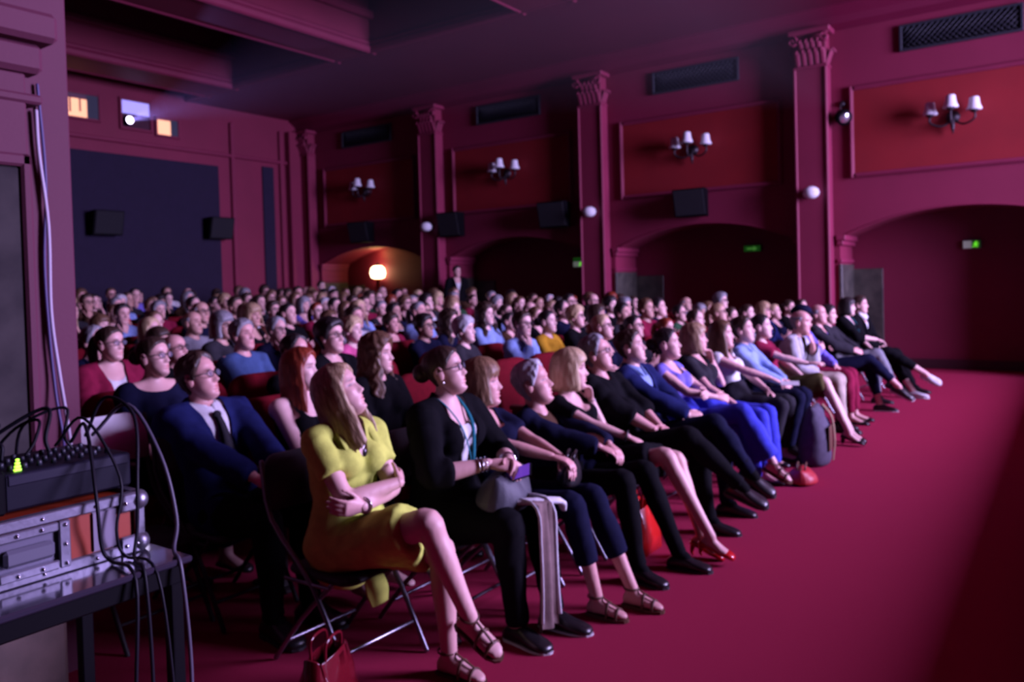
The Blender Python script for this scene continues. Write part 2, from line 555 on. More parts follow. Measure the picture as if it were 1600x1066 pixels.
bx('stone_plinth', M_stone2, pier, XP + 0.0, XP + 0.20, 0.95, yq - 0.02, 0.0, 0.55, b=0.02)
# ================================================================== things fixed to the walls
BAYN = ['nearest the screen', 'second from the screen', 'third from the screen', 'deepest at the rear']
CX = [(PX[i] + PX[i + 1]) / 2 - 0.02 for i in range(4)]
M_bulbglass = mat('sconce_glass', (0.75, 0.75, 0.80), 0.3)
def sconce(x, y, z, label):
    t = thing('wall_sconce', label, 'sconce', (x, y, z), 0, 'branched wall sconces on the red panels')
    G().lathe((0, 0, 0), [(0.02, 0), (0.10, 0.0), (0.10, 0.02), (0.06, 0.05), (0.02, 0.08)], 14, axis=(0, -1, 0)).obj('backplate', M_iron, t)
    G().tube([(0, -0.05, 0), (0, -0.09, -0.16), (0, -0.07, -0.26)], [0.035, 0.03, 0.008], n=8).obj('pendant_drop', M_iron, t)
    for dx, dy, dz in ((-0.30, -0.16, 0.05), (0, -0.30, 0.10), (0.30, -0.16, 0.05)):
        G().tube([(0, -0.06, -0.05), (dx * 0.5, dy * 0.7, -0.14), (dx, dy, -0.08), (dx, dy, dz)], [0.018, 0.016, 0.016, 0.014], n=8).obj('arm', M_iron, t)
        cu = G().lathe((dx, dy, dz), [(0.012, -0.05), (0.05, -0.03), (0.06, 0.0), (0.03, 0.01)], 12).obj('cup', M_iron, t)
        G().lathe((dx, dy, dz), [(0.108, 0.0), (0.106, 0.02), (0.086, 0.06), (0.074, 0.12), (0.070, 0.17), (0.058, 0.19), (0.005, 0.195)], 14).obj('glass_shade', M_bulbglass, t)
    return t
for k in range(4):
    sconce(CX[k] - 0.05, YW - 0.012, 4.02, 'three-armed iron wall sconce with white shades, bay %s' % BAYN[k])
# ventilation grilles
def vent(x, k):
    t = thing('ventilation_grille', 'dark latticed vent grille high on the wall, bay %s' % BAYN[k], 'vent', (x, YW, 5.37), 0, 'vent grilles under the cornice')
    G().b2(-0.80, 0.80, -0.008, 0, -0.17, 0.17).obj('backing', M_black, t)
    g = G()
    for a in ((-0.84, -0.80, -0.21, 0.21), (0.80, 0.84, -0.21, 0.21), (-0.8, 0.8, 0.17, 0.21), (-0.8, 0.8, -0.21, -0.17)):
        g.b2(a[0], a[1], -0.05, 0, a[2], a[3], 0.006)
    g.obj('frame', M_grille, t)
    g = G()
    for sgn in (-1, 1):
        for c in np.arange(-0.95, 0.96, 0.085):
            x0, x1 = c - 0.17, c + 0.17
            pts = []
            for zz, xx in ((-0.17, x0), (0.17, x1)):
                pts.append((sgn * xx, zz))
            (xa, za), (xb, zb) = pts
            lo, hi = -0.8, 0.8
            f = lambda q: za + (q - xa) * (zb - za) / (xb - xa)
            ca, cb = min(max(xa, lo), hi), min(max(xb, lo), hi)
            if abs(ca - cb) < 0.02:
                continue
            g.tube([(ca, -0.02 - 0.006 * sgn, f(ca)), (cb, -0.02 - 0.006 * sgn, f(cb))], [0.009], n=4, sub=1, cap=0)
    g.obj('lattice', M_grille, t)
for k in range(4):
    vent(CX[k] + (0.0 if k else 0.05), k)
# round white pilaster lamps
for k in (1, 2, 3):
    t = thing('globe_lamp', 'unlit white globe lamp on the pilaster %s' % ('between the two bays nearest the screen', 'left of the second bay', 'beside the standing usher')[k - 1], 'wall lamp', (PX[k], YW - 0.24, 3.02 if k < 3 else 3.0), 0, 'globe lamps on the pilasters')
    G().lathe((0, 0, 0), [(0.02, -0.02), (0.09, -0.02), (0.09, 0.03), (0.05, 0.06)], 14, axis=(0, -1, 0)).obj('wall_mount', M_iron, t)
    G().lathe((0, -0.13, -0.01), [(0.004, -0.105), (0.06, -0.10), (0.115, -0.063), (0.137, -0.01), (0.139, 0.0), (0.135, 0.012), (0.115, 0.058), (0.06, 0.095), (0.004, 0.10)], 18).obj('globe', M_white, t)
    G().lathe((0, -0.13, -0.01), [(0.137, -0.004), (0.142, -0.002), (0.142, 0.002), (0.137, 0.004)], 18).obj('band', mat('band_grey', (.35, .35, .38), .5), t)
# loudspeakers
M_cloth = mat('speaker_cloth', (0.010, 0.009, 0.014), 0.9, bump=0.2, bscale=300)
def speaker(loc, rz, label, w=0.62, h=0.50, d=0.34):
    t = thing('wall_loudspeaker', label, 'loudspeaker', loc, rz, 'black surround loudspeakers')
    g = G()
    A = [(0, -w / 2 * 0.8, h / 2), (0, w / 2 * 0.8, h / 2), (d, w / 2, h / 2), (d, -w / 2, h / 2)]
    tilt = 0.06
    P = []
    for z in (h / 2, -h / 2):
        for x, y in ((0.05, -w * 0.40), (0.05, w * 0.40), (d, w / 2), (d, -w / 2)):
            P.append((x + (tilt if z > 0 else -tilt) * (x > 0.1), y, z))
    g.add(P, [(3, 2, 1, 0), (4, 5, 6, 7), (0, 1, 5, 4), (1, 2, 6, 5), (2, 3, 7, 6), (3, 0, 4, 7)], False)
    g.obj('cabinet', M_black, t)
    g = G()
    g.add([(d + 0.075, -w * 0.46, h * 0.45), (d + 0.075, w * 0.46, h * 0.45), (d - 0.035, w * 0.46, -h * 0.45), (d - 0.035, -w * 0.46, -h * 0.45),
           (d + 0.03, -w * 0.46, h * 0.45), (d + 0.03, w * 0.46, h * 0.45), (d - 0.08, w * 0.46, -h * 0.45), (d - 0.08, -w * 0.46, -h * 0.45)],
          [(3, 2, 1, 0), (4, 5, 6, 7), (0, 1, 5, 4), (1, 2, 6, 5), (2, 3, 7, 6), (3, 0, 4, 7)], False)
    g.obj('front_cloth', M_cloth, t)
    g = G()
    g.b2(0, 0.06, -0.06, 0.06, -0.12, 0.12, 0.005)
    g.obj('bracket', M_iron, t)
    return t
R90 = -math.pi / 2
speaker((CX[1] - 0.02, YW, 3.02), R90, 'black surround loudspeaker centred over the second arch from the screen')
speaker((CX[2] + 1.25, YW, 3.02), R90, 'black surround loudspeaker over the third arch, nearer the screen', 0.66, 0.52)
speaker((CX[2] - 1.48, YW, 3.0), R90, 'black surround loudspeaker over the third arch, beside the usher pilaster', 0.60, 0.54)
speaker((CX[3] - 0.05, YW, 3.0), R90, 'black surround loudspeaker above the lit lamp in the rear bay', 0.66, 0.5)
speaker((XB + 0.05, 8.75, 3.12), 0.0, 'black loudspeaker in the middle of the blue rear wall panel')
speaker((XB + 0.05, 11.42, 3.12), 0.0, 'black loudspeaker at the right edge of the blue rear wall panel')
# small stage spotlight by the first pilaster
t = thing('spotlight', 'small black spotlight with a bright lens beside the first pilaster', 'spotlight', (-3.13, YW, 4.25))
G().lathe((0, 0, 0.22), [(0.01, 0), (0.05, 0.0), (0.05, 0.03), (0.02, 0.05)], 12, axis=(0, -1, 0)).obj('wall_plate', M_iron, t)
G().tube([(0, -0.04, 0.22), (0, -0.13, 0.18), (0, -0.15, 0.06)], [0.014], n=8).obj('arm', M_iron, t)
G().lathe((0, -0.10, 0.02), [(0.02, -0.06), (0.09, -0.03), (0.125, 0.06), (0.13, 0.16), (0.125, 0.17)], 16, axis=(0.5, -0.8, -0.5)).obj('housing', M_black, t)
q = np.array((0, -0.10, 0.02)) + 0.168 * nrm((0.5, -0.8, -0.5))
G().lathe(q, [(0.005, 0.0), (0.085, 0.0), (0.08, 0.006), (0.005, 0.012)], 14, axis=(0.5, -0.8, -0.5)).obj('lens', mat('chrome_lens', (0.75, 0.75, 0.85), 0.15, metal=0.9), t)
# exit signs
M_exg = mat('exit_green', (0.05, 0.5, 0.05), 0.5, emit=(0.22, 1.0, 0.04), estr=0.7)
M_exg2 = mat('exit_green_dim', (0.03, 0.30, 0.04), 0.5, emit=(0.05, 0.55, 0.04), estr=0.05)
M_exw = mat('exit_white', (0.7, 0.75, 0.72), 0.5, emit=(0.75, 0.9, 0.8), estr=0.10)
M_exd = mat('exit_dark_green', (0.02, 0.16, 0.04), 0.5, emit=(0.05, 0.5, 0.06), estr=0.05)
def running_man(g, cx, cz, s, y):
    """flat pictogram of a running figure"""
    th = np.linspace(0, 2 * math.pi, 10, endpoint=False)
    g.prism([(cx + 0.05 * s + 0.10 * s * math.cos(a), y, cz + 0.38 * s + 0.10 * s * math.sin(a)) for a in th], (0, -0.004, 0))
    for (x0, z0), (x1, z1), w in (((0, 0.26), (-0.06, -0.02), 0.09), ((-0.06, -0.02), (0.16, -0.10), 0.07), ((0.16, -0.10), (0.10, -0.36), 0.06), ((-0.06, -0.02), (-0.16, -0.24), 0.07), ((-0.16, -0.24), (-0.38, -0.26), 0.06), ((0, 0.22), (0.20, 0.10), 0.055), ((0.20, 0.10), (0.32, 0.20), 0.05), ((0, 0.22), (-0.20, 0.18), 0.055), ((-0.20, 0.18), (-0.26, 0.02), 0.05)):
        d = nrm((x1 - x0, 0, z1 - z0)); n_ = np.array((-d[2], 0, d[0])) * w * s
        a, b = np.array((cx + x0 * s, y, cz + z0 * s)), np.array((cx + x1 * s, y, cz + z1 * s))
        g.prism([a - n_, b - n_, b + n_, a + n_], (0, -0.004, 0))
def arrow(g, cx, cz, s, y):
    g.prism([(cx - 0.6 * s, y, cz - 0.10 * s), (cx + 0.2 * s, y, cz - 0.10 * s), (cx + 0.2 * s, y, cz - 0.32 * s), (cx + 0.6 * s, y, cz), (cx + 0.2 * s, y, cz + 0.32 * s), (cx + 0.2 * s, y, cz + 0.10 * s), (cx - 0.6 * s, y, cz + 0.10 * s)], (0, -0.004, 0))
y0 = YB - 0.0
t = thing('exit_sign', 'white and green running-man exit sign in the alcove nearest the screen', 'exit sign', (-1.36, y0, 2.06), 0, 'exit signs'); t.scale = (.66, 1, .62)
G().b2(-0.20, 0.20, -0.06, 0, -0.11, 0.11, 0.01).obj('housing', mat('sign_housing', (0.4, 0.42, 0.42), 0.5), t)
G().b2(-0.185, 0.0, -0.064, -0.058, -0.095, 0.095).obj('white_field', M_exw, t)
G().b2(0.0, 0.185, -0.064, -0.058, -0.095, 0.095).obj('green_field', M_exd, t)
g = G(); running_man(g, 0.09, -0.01, 0.20, -0.065); g.obj('pictogram', M_exg, t)
t = thing('exit_sign', 'all-green arrow exit sign in the second alcove from the screen', 'exit sign', (-4.98, y0, 2.17), 0, 'exit signs'); t.scale = (.66, 1, .62)
G().b2(-0.25, 0.25, -0.06, 0, -0.10, 0.10, 0.01).obj('housing', mat('sign_housing_green', (0.02, 0.12, 0.03), 0.5), t)
G().b2(-0.235, 0.235, -0.064, -0.058, -0.085, 0.085).obj('green_field', M_exg2, t)
g = G(); arrow(g, 0.0, 0.0, 0.24, -0.065); g.obj('pictogram', mat('exit_mark', (0.2, 0.6, 0.2), 0.5, emit=(0.25, 1.0, 0.15), estr=0.14), t)
t = thing('exit_sign', 'two-part green exit sign with running man by the third pilaster', 'exit sign', (-8.58, YW + 0.55, 2.07), 0, 'exit signs'); t.scale = (.66, 1, .62)
G().b2(-0.20, 0.20, -0.06, 0, -0.20, 0.14, 0.01).obj('housing', mat('sign_housing', (0.4, 0.42, 0.42), 0.5), t)
G().b2(-0.185, 0.185, -0.064, -0.058, 0.0, 0.125).obj('green_field', M_exg2, t)
G().b2(-0.185, 0.185, -0.064, -0.058, -0.185, -0.01).obj('white_field', M_exw, t)
g = G(); running_man(g, 0.09, -0.10, 0.18, -0.065); g.obj('pictogram', M_exg, t)
bx('rod', M_iron, t, -0.01, 0.01, -0.04, -0.02, 0.14, 0.62)
# the one lit wall lamp, deep in the rear bay
t = thing('lit_wall_lamp', 'bright glowing wall lamp on a red post in the rear arch', 'wall lamp', (-14.72, YW + 0.75, 0.0))
zf = 0.4
G().lathe((0, 0, 0), [(0.16, 0.35), (0.16, 0.42), (0.05, 0.46), (0.045, 1.80), (0.10, 1.84), (0.10, 1.86)], 14).obj('post', mat('red_post', (0.45, 0.07, 0.02), 0.5), t)
G().lathe((0, 0, 0), [(0.10, 1.87), (0.17, 1.90), (0.20, 2.02), (0.17, 2.14), (0.10, 2.20)], 16).obj('shade', mat('lamp_glow', (1, 0.9, 0.7), 0.5, emit=(1.0, 0.70, 0.34), estr=9), t)
G().lathe((0, 0, 0), [(0.04, 2.20), (0.05, 2.23), (0.015, 2.29), (0.004, 2.30)], 12).obj('finial', M_iron, t)
l = bpy.data.lights.new('lamp_bulb', 'POINT'); l.energy = 8; l.color = (1.0, 0.62, 0.22); l.shadow_soft_size = 0.22
o = bpy.data.objects.new('lamp_bulb', l); COL.objects.link(o); o.parent = t; o.location = (0.05, -0.05, 2.52)
# ================================================================== people: builder
rng = np.random.RandomState(7)
def remesh(g, vox, smooth=2, fac=0.5):
    """fuse overlapping closed shapes into one continuous surface."""
    me = bpy.data.meshes.new('tmp')
    me.from_pydata(g.arrays().tolist(), [], g.f)
    o = bpy.data.objects.new('tmp', me)
    COL.objects.link(o)
    m = o.modifiers.new('r', 'REMESH')
    m.mode = 'VOXEL'
    m.voxel_size = vox
    if smooth:
        s = o.modifiers.new('s', 'SMOOTH')
        s.factor, s.iterations = fac, smooth
    dg = bpy.context.evaluated_depsgraph_get()
    ev = o.evaluated_get(dg)
    em = ev.to_mesh()
    V = np.empty(len(em.vertices) * 3)
    em.vertices.foreach_get('co', V)
    N = np.empty(len(em.vertices) * 3)
    em.vertices.foreach_get('normal', N)
    F = np.empty(len(em.loops), np.int32)
    em.loops.foreach_get('vertex_index', F)
    F = F.reshape(-1, 4)
    ev.to_mesh_clear()
    bpy.data.objects.remove(o)
    bpy.data.meshes.remove(me)
    return V.reshape(-1, 3), N.reshape(-1, 3), F

WK = rng.normal(size=(7, 3)); WP = rng.uniform(0, 6.28, 7)
def wrinkle(V, N, amp, freq, seed=0.0):
    n = np.zeros(len(V))
    for i in range(7):
        n += np.sin((V + 0.03 * np.sin(V[:, [1, 2, 0]] * 23 + seed)) @ (nrm(WK[i]) * freq * (0.6 + 0.16 * i)) + WP[i] + seed * (i + 1))
    return V + N * (np.abs(n / 3.0) - 0.35)[:, None] * amp

def quadmesh(name, parts, mats, tints=None):
    """parts: list of (V, F(list or array), material index). One mesh."""
    Vs, Ls, St, Mi, o = [], [], [], [], 0
    for V, F, mi in parts:
        Vs.append(V)
        if isinstance(F, np.ndarray):
            Ls.append((F + o).ravel()); St.append(np.full(len(F), F.shape[1])); Mi.append(np.full(len(F), mi))
        else:
            Ls.append(np.array([i + o for f in F for i in f], np.int64)); St.append(np.array([len(f) for f in F])); Mi.append(np.full(len(F), mi))
        o += len(V)
    V, L, S, Mi = np.vstack(Vs), np.concatenate(Ls), np.concatenate(St), np.concatenate(Mi)
    me = bpy.data.meshes.new(name)
    me.vertices.add(len(V)); me.vertices.foreach_set('co', V.ravel())
    me.loops.add(len(L)); me.loops.foreach_set('vertex_index', L.astype(np.int32))
    me.polygons.add(len(S))
    me.polygons.foreach_set('loop_start', np.concatenate([[0], np.cumsum(S)[:-1]]).astype(np.int32))
    me.polygons.foreach_set('material_index', Mi.astype(np.int32))
    me.polygons.foreach_set('use_smooth', np.ones(len(S), bool))
    for m in mats:
        me.materials.append(m)
    if tints is not None:
        a = me.color_attributes.new('tint', 'FLOAT_COLOR', 'POINT')
        T = np.ones((len(V), 4)); T[:, :3] = np.vstack(tints)
        a.data.foreach_set('color', T.ravel())
    me.update(calc_edges=True)
    me.validate()
    return me

def smooth_rim(V, F, it=8):
    E = np.vstack([F[:, [i, (i + 1) % 4]] for i in range(4)])
    Es = np.sort(E, 1)
    key = Es[:, 0].astype(np.int64) * (len(V) + 1) + Es[:, 1]
    u, idx, cnt = np.unique(key, return_index=True, return_counts=True)
    B = Es[idx[cnt == 1]]
    if not len(B):
        return V
    V = V.copy()
    for _ in range(it):
        A = np.zeros_like(V); n = np.zeros(len(V))
        for a, b in ((0, 1), (1, 0)):
            np.add.at(A, B[:, a], V[B[:, b]]); np.add.at(n, B[:, a], 1)
        m = n > 0
        V[m] = 0.4 * V[m] + 0.6 * A[m] / n[m][:, None]
    return V
def used_only(V, F):
    u = np.unique(F)
    mp = np.zeros(len(V), np.int64)
    mp[u] = np.arange(len(u))
    return V[u], mp[F]

# ---- head
HZ = np.array([-.120, -.112, -.095, -.075, -.058, -.040, -.018, .008, .032, .058, .085, .104, .114, .117])
HF = np.array([.050, .068, .080, .0795, .0815, .081, .080, .0775, .084, .083, .070, .047, .022, .0])
HB = np.array([.0, -.012, -.026, -.040, -.052, -.064, -.076, -.088, -.096, -.097, -.083, -.058, -.028, .0])
HW = np.array([.010, .026, .040, .0500, .0555, .060, .0655, .0690, .0715, .0715, .060, .042, .021, .002])
def head_grid(nu=46, nv=56, jaw=1.0, off=0.0):
    v = 0.5 - 0.5 * np.cos(np.linspace(0.02, 1, nu) * math.pi)
    z = HZ[0] + (HZ[-1] - HZ[0]) * (0.35 * v + 0.65 * np.linspace(0, 1, nu))
    xf, xb, w = np.interp(z, HZ, HF), np.interp(z, HZ, HB), np.interp(z, HZ, HW)
    w = w * (1 + (jaw - 1) * np.clip((-z - 0.01) / 0.08, 0, 1))
    ph = np.linspace(0, 2 * math.pi, nv, endpoint=False)
    th = ph - 0.45 * np.sin(ph)
    c, s = np.cos(th), np.sin(th)
    ex = 2 / 2.25
    C, S = np.sign(c) * np.abs(c) ** ex, np.sign(s) * np.abs(s) ** ex
    V = np.zeros((nu, nv, 3))
    V[..., 0] = ((xf + xb) / 2)[:, None] + ((xf - xb) / 2)[:, None] * C[None]
    V[..., 1] = w[:, None] * S[None]
    V[..., 2] = z[:, None]
    for _ in range(2):
        A = (np.roll(V, 1, 1) + np.roll(V, -1, 1)) / 2
        V = 0.6 * V + 0.4 * A
        V[1:-1] = 0.6 * V[1:-1] + 0.2 * (V[2:] + V[:-2])
    return V, th
def gs(y, z, y0, z0, sy, sz):
    return np.exp(-((y - y0) / sy) ** 2 - ((z - z0) / sz) ** 2)
def head_mesh(jaw=1.0, nose=1.0, male=False, brow=(.30, .24, .22), beard=None, hi=True, lip=(.93, .62, .62)):
    V, th = head_grid(*((52, 64) if hi else (32, 40)), jaw=jaw)
    nu, nv = V.shape[:2]
    x, y, z = V[..., 0].copy(), V[..., 1].copy(), V[..., 2].copy()
    fr = np.clip((x - 0.015) / 0.03, 0, 1)
    d = np.zeros_like(x)
    for sg in (-1, 1):
        d -= 0.011 * gs(y, z, sg * .031, .010, .017, .012)
        d += 0.0055 * gs(y, z, sg * .031, .008, .010, .0065)
        d += 0.005 * gs(y, z, sg * .047, -.018, .017, .016)
        d -= 0.004 * gs(y, z, sg * .044, -.052, .015, .016)
        d += (0.006 if male else 0.0035) * gs(y, z, sg * .026, .033, .022, .007)
    t = np.clip((.034 - z) / .062, 0, 1)
    ridge = np.where(z > -.028, t ** 1.15 * .027, .027 * np.clip((z + .044) / .016, 0, 1))
    d += nose * ridge * np.exp(-(y / (.0085 + .006 * t)) ** 2)
    for sg in (-1, 1):
        d += 0.008 * gs(y, z, sg * .0125, -.028, .006, .008)
    d += .0065 * gs(y, z, 0, -.0515, .021, .0055) + .007 * gs(y, z, 0, -.0665, .019, .006) - .004 * gs(y, z, 0, -.0590, .024, .0026)
    d -= .005 * gs(y, z, 0, -.080, .02, .006)
    d += .008 * gs(y, z, 0, -.100, .02, .012)
    V[..., 0] += d * fr
    T = np.ones((nu, nv, 3))
    def mixc(mask, col):
        m = np.clip(mask, 0, 1)[..., None] * (x > 0.01)[..., None]
        T[:] = T * (1 - m) + np.array(col) * m
    for sg in (-1, 1):
        mixc(1.5 * gs(y, z, sg * .031, .009, .015, .0065), (.62, .52, .52))
        mixc(1.7 * gs(y, z, sg * .031, .0115, .013, .0036), (.16, .12, .13))
        mixc(1.3 * gs(y, z, sg * .030, .0315 - 0.0, .017, .0042), brow)
    mixc(1.2 * gs(y, z, 0, -.0595, .022, .0105), lip)
    mixc(1.0 * gs(y, z, 0, -.0590, .021, .0024), (.45, .25, .26))
    if beard is not None:
        a = np.clip((-.034 - z) / .01, 0, 1) * np.clip((x + 0.0) / .02, 0, 1)
        a *= 1 - np.clip(1.4 * gs(y, z, 0, -.059, .022, .009), 0, 1)
        m = a[..., None]
        T[:] = T * (1 - m) + np.array(beard) * m
        V[..., 0] += 0.004 * a; V[..., 2] -= 0.003 * a
    F = gridfaces(nu, nv) + [tuple(range(nv))[::-1], tuple((nu - 1) * nv + j for j in range(nv))]
    # ears
    e = G()
    for sg in (-1, 1):
        M = np.array([[0.9, 0.35 * sg, -0.1], [-0.35 * sg, 0.9, 0.0], [0.15, 0.0, 1.0]])
        e.ell((-.008, sg * .073, -.004), (.018, .0065, .031), M, 8, 12)
        e.tube([(-.022, sg * .078, .0), (-.018, sg * .081, .026), (-.002, sg * .079, .027), (.004, sg * .076, .012)], [.0045], n=6, sub=3)
    parts = [(V.reshape(-1, 3), F, 0), (e.arrays(), e.f, 0)]
    return parts, [T.reshape(-1, 3), np.ones((len(e.arrays()), 3)) * (1, .92, .92)]

# ---- hair: a shell that dives under the skin outside the hairline, plus locks
def hair_mesh(style, seed=1, hi=True):
    r = np.random.RandomState(seed)
    V, th = head_grid(44, 56)
    V[..., 0] += 0.0
    z = V[..., 2]
    a = np.abs((th + math.pi) % (2 * math.pi) - math.pi)      # 0 front .. pi back
    A = np.repeat(a[None], len(V), 0)
    deg = np.degrees(A)
    def line(pts):
        p = np.array(pts)
        return np.interp(deg, p[:, 0], p[:, 1])
    P = dict(
        short=([(0, .074), (35, .066), (58, .040), (74, -.004), (84, -.020), (92, .018), (112, .006), (125, -.070), (180, -.085)], .016),
        thick=([(0, .068), (35, .058), (58, .030), (74, -.012), (84, -.026), (92, .006), (112, -.010), (125, -.085), (180, -.095)], .027),
        receding=([(0, .100), (30, .088), (50, .056), (64, .026), (76, -.008), (84, -.020), (92, .018), (112, .006), (125, -.070), (180, -.085)], .019),
        senior=([(0, .094), (30, .080), (50, .048), (64, .018), (76, -.006), (84, -.018), (92, .022), (112, .012), (125, -.080), (180, -.095)], .018),
        bald=([(0, .2), (60, .2), (70, .040), (80, -.010), (90, .022), (112, .006), (125, -.070), (180, -.085)], .015),
        bun=([(0, .076), (35, .066), (58, .040), (74, .002), (88, .020), (112, .010), (130, -.060), (180, -.080)], .012),
        bob=([(0, .040), (30, .034), (48, .020), (62, -.03), (80, -.05), (180, -.10)], .024),
        long=([(0, .080), (30, .062), (50, .030), (66, -.02), (80, -.05), (180, -.10)], .020),
        curly=([(0, .070), (30, .056), (50, .026), (66, -.03), (80, -.06), (180, -.11)], .034),
        pixie=([(0, .058), (30, .046), (50, .030), (66, -.006), (80, -.030), (92, .0), (112, -.004), (125, -.080), (180, -.095)], .026),
    )
    key = {'ponytail': 'bun', 'fringe': 'bob'}.get(style, style)
    pts, thick = P[key]
    hl = line(pts)
    m = np.clip((z - hl) / .016 + 0.15, 0, 1)
    m = m * m * (3 - 2 * m)
    if style == 'bald':
        m *= np.clip((.066 - z) / .014, 0, 1)
    ctr = np.array([-.010, 0, .0])
    D = V - ctr
    D[..., 2] *= 0.8
    D /= np.linalg.norm(D, axis=-1)[..., None]
    nz = np.zeros(z.shape)
    for k in range(6):
        f = r.randint(5, 17)
        nz += np.sin(f * th[None] + 55 * z * r.uniform(.3, 1) + r.uniform(0, 6)) / 6
    if style == 'curly':
        for k in range(4):
            nz += 0.45 * np.sin(r.randint(6, 14) * th[None] + r.uniform(0, 6)) * np.sin(z * r.uniform(120, 200) + r.uniform(0, 6))
    top = np.clip((z - 0.02) / 0.08, 0, 1)
    tk = thick * (0.75 + 0.35 * top) + 0.0045 * nz * (1.6 if style in ('curly', 'thick', 'pixie', 'senior') else 1)
    off = tk * m - 0.016 * (1 - m)
    V = V + D * off[..., None]
    g = G()
    nu, nv = V.shape[:2]
    g.add(V, gridfaces(nu, nv) + [tuple(range(nv))[::-1], tuple((nu - 1) * nv + j for j in range(nv))])
    if style in ('short', 'thick', 'receding', 'senior', 'pixie', 'bald'):
        ok = np.argwhere(m > .9)
        for _ in range(150 if hi else 70):
            i, j = ok[r.randint(len(ok))]
            dj = r.choice((-1, 0, 1)) + (1 if math.sin(th[j]) > 0 else -1)
            ps = []
            for q in range(4):
                ii, jj = max(1, i - q * 2), (j + dj * q) % nv
                if m[ii, jj] < .5:
                    break
                ps.append(V[ii, jj] + D[ii, jj] * (.0035 - .0015 * q))
            if len(ps) > 2:
                g.tube(ps, [(.0035, .0042)] * (len(ps) - 1) + [(.002, .002)], n=5, sub=1)
    if style in ('bun',):
        g.ell((-.120, 0, .022), (.045, .052, .048))
    if style == 'ponytail':
        g.tube([(-.09, 0, .05), (-.135, 0, .04), (-.155, 0, -.04), (-.145, 0, -.13), (-.135, 0, -.19)], [.02, .03, .034, .026, .006], n=10)
    L = {'bob': -.115, 'fringe': -.10, 'long': -.255, 'curly': -.32}.get(style)
    if L is not None:
        n = 30
        for i in range(n):
            for layer in (0, 1):
                t = (i + 0.5 * layer + r.uniform(-.2, .2)) / n
                sg = 1 if t > .5 else -1
                q = abs(t - .5) * 2
                an = rad(62 + (118) * (1 - q)) if style in ('long', 'curly') else rad(58 + 122 * (1 - q))
                dx, dy = math.cos(an), sg * math.sin(an)
                ro = .010 + .007 * layer
                ln = L * r.uniform(.9, 1.05) * (1 if style != 'curly' else r.uniform(.75, 1.0))
                if style == 'long' and q > .75:
                    ln *= 1.0
                out = (.012 if style != 'curly' else .05)
                wv = .012 if style == 'curly' else .003
                ph = r.uniform(0, 6)
                pl = []
                ax, bx_, cx = .098, .078, -.010
                def pt(z_, rr, k):
                    w_ = wv * math.sin(k * 2.1 + ph)
                    return (cx + dx * (ax + rr) + w_, dy * (bx_ + rr) + w_ * .7, z_)
                pl = [(cx + dx * .035, dy * .03, .116 + .006 * layer), (cx + dx * .075, dy * .058, .098 + .008 * layer), pt(.045, ro - .010, 1), pt(-.01, ro - .004, 2), pt(-.065, ro, 3)]
                if ln < -.08:
                    k = 4
                    for zz in np.linspace(-.085, ln, 4 if style != 'curly' else 7):
                        f = (zz + .085) / (ln + .085 - 1e-6)
                        pl.append(pt(zz, ro + (out * f if style != 'bob' else -.012 * f), k))
                        k += 1
                rr0 = .0125 if style != 'curly' else .0135
                R = [(.006, rr0 * .8)] + [(.008, rr0)] * (len(pl) - 2) + [(.003, .004)]
                g.tube(pl, R, n=6, sub=2, ref=(dx, dy, 0.01))
    if style in ('fringe',):
        for i in range(15):
            t = -1 + 2 * i / 14
            an = rad(52) * t
            dx, dy = math.cos(an), math.sin(an)
            g.tube([(.03 * dx, .03 * dy, .122), (.07 * dx - .0, .062 * dy, .098), (.092 * dx - .004, .078 * dy, .062), (.094 * dx - .004, .080 * dy, .034 + r.uniform(-.004, .006))], [(.007, .011), (.009, .012), (.008, .011), (.003, .005)], n=6, sub=2, ref=(dx, dy, 0.01))
    Vr, N, F = remesh(g, .0065 if hi else .009, 1)
    return quadmesh('hair', [(Vr, F, 0)], [None])

# ---- skeleton
SEAT = 0.42
def Rz(a): c, s = math.cos(a), math.sin(a); return np.array([[c, -s, 0], [s, c, 0], [0, 0, 1.]])
def Ry(a): c, s = math.cos(a), math.sin(a); return np.array([[c, 0, s], [0, 1, 0], [-s, 0, c]])
def Rx(a): c, s = math.cos(a), math.sin(a); return np.array([[1, 0, 0], [0, c, -s], [0, s, c]])
def ik(a, t, l1, l2, hint):
    a, t = np.asarray(a, float), np.asarray(t, float)
    d = t - a
    L = min(np.linalg.norm(d), (l1 + l2) * 0.995)
    u = nrm(d)
    t = a + u * L
    x = (l1 * l1 - l2 * l2 + L * L) / (2 * L)
    h = math.sqrt(max(l1 * l1 - x * x, 0))
    hp = nrm(np.asarray(hint, float) - np.dot(hint, u) * u)
    return a + u * x + hp * h, t
def dirv(r, l=0.0):
    r, l = rad(r), rad(l)
    return nrm((-math.sin(r), math.sin(l), math.cos(r)))
LEGS = dict(
    flat=dict(R=((.43, -.10, .525), (.46, -.11, .085)), L=((.43, .10, .525), (.46, .11, .085))),
    tucked=dict(R=((.42, -.10, .53), (.33, -.12, .085)), L=((.42, .10, .53), (.36, .12, .085))),
    out=dict(R=((.44, -.09, .53), (.62, -.12, .085)), L=((.44, .10, .53), (.66, .08, .085))),
    crossR=dict(R=((.45, -.02, .635), (.60, .12, .27)), L=((.43, .08, .525), (.42, .06, .085))),
    crossL=dict(L=((.45, .02, .635), (.60, -.12, .27)), R=((.43, -.08, .525), (.42, -.06, .085))),
)
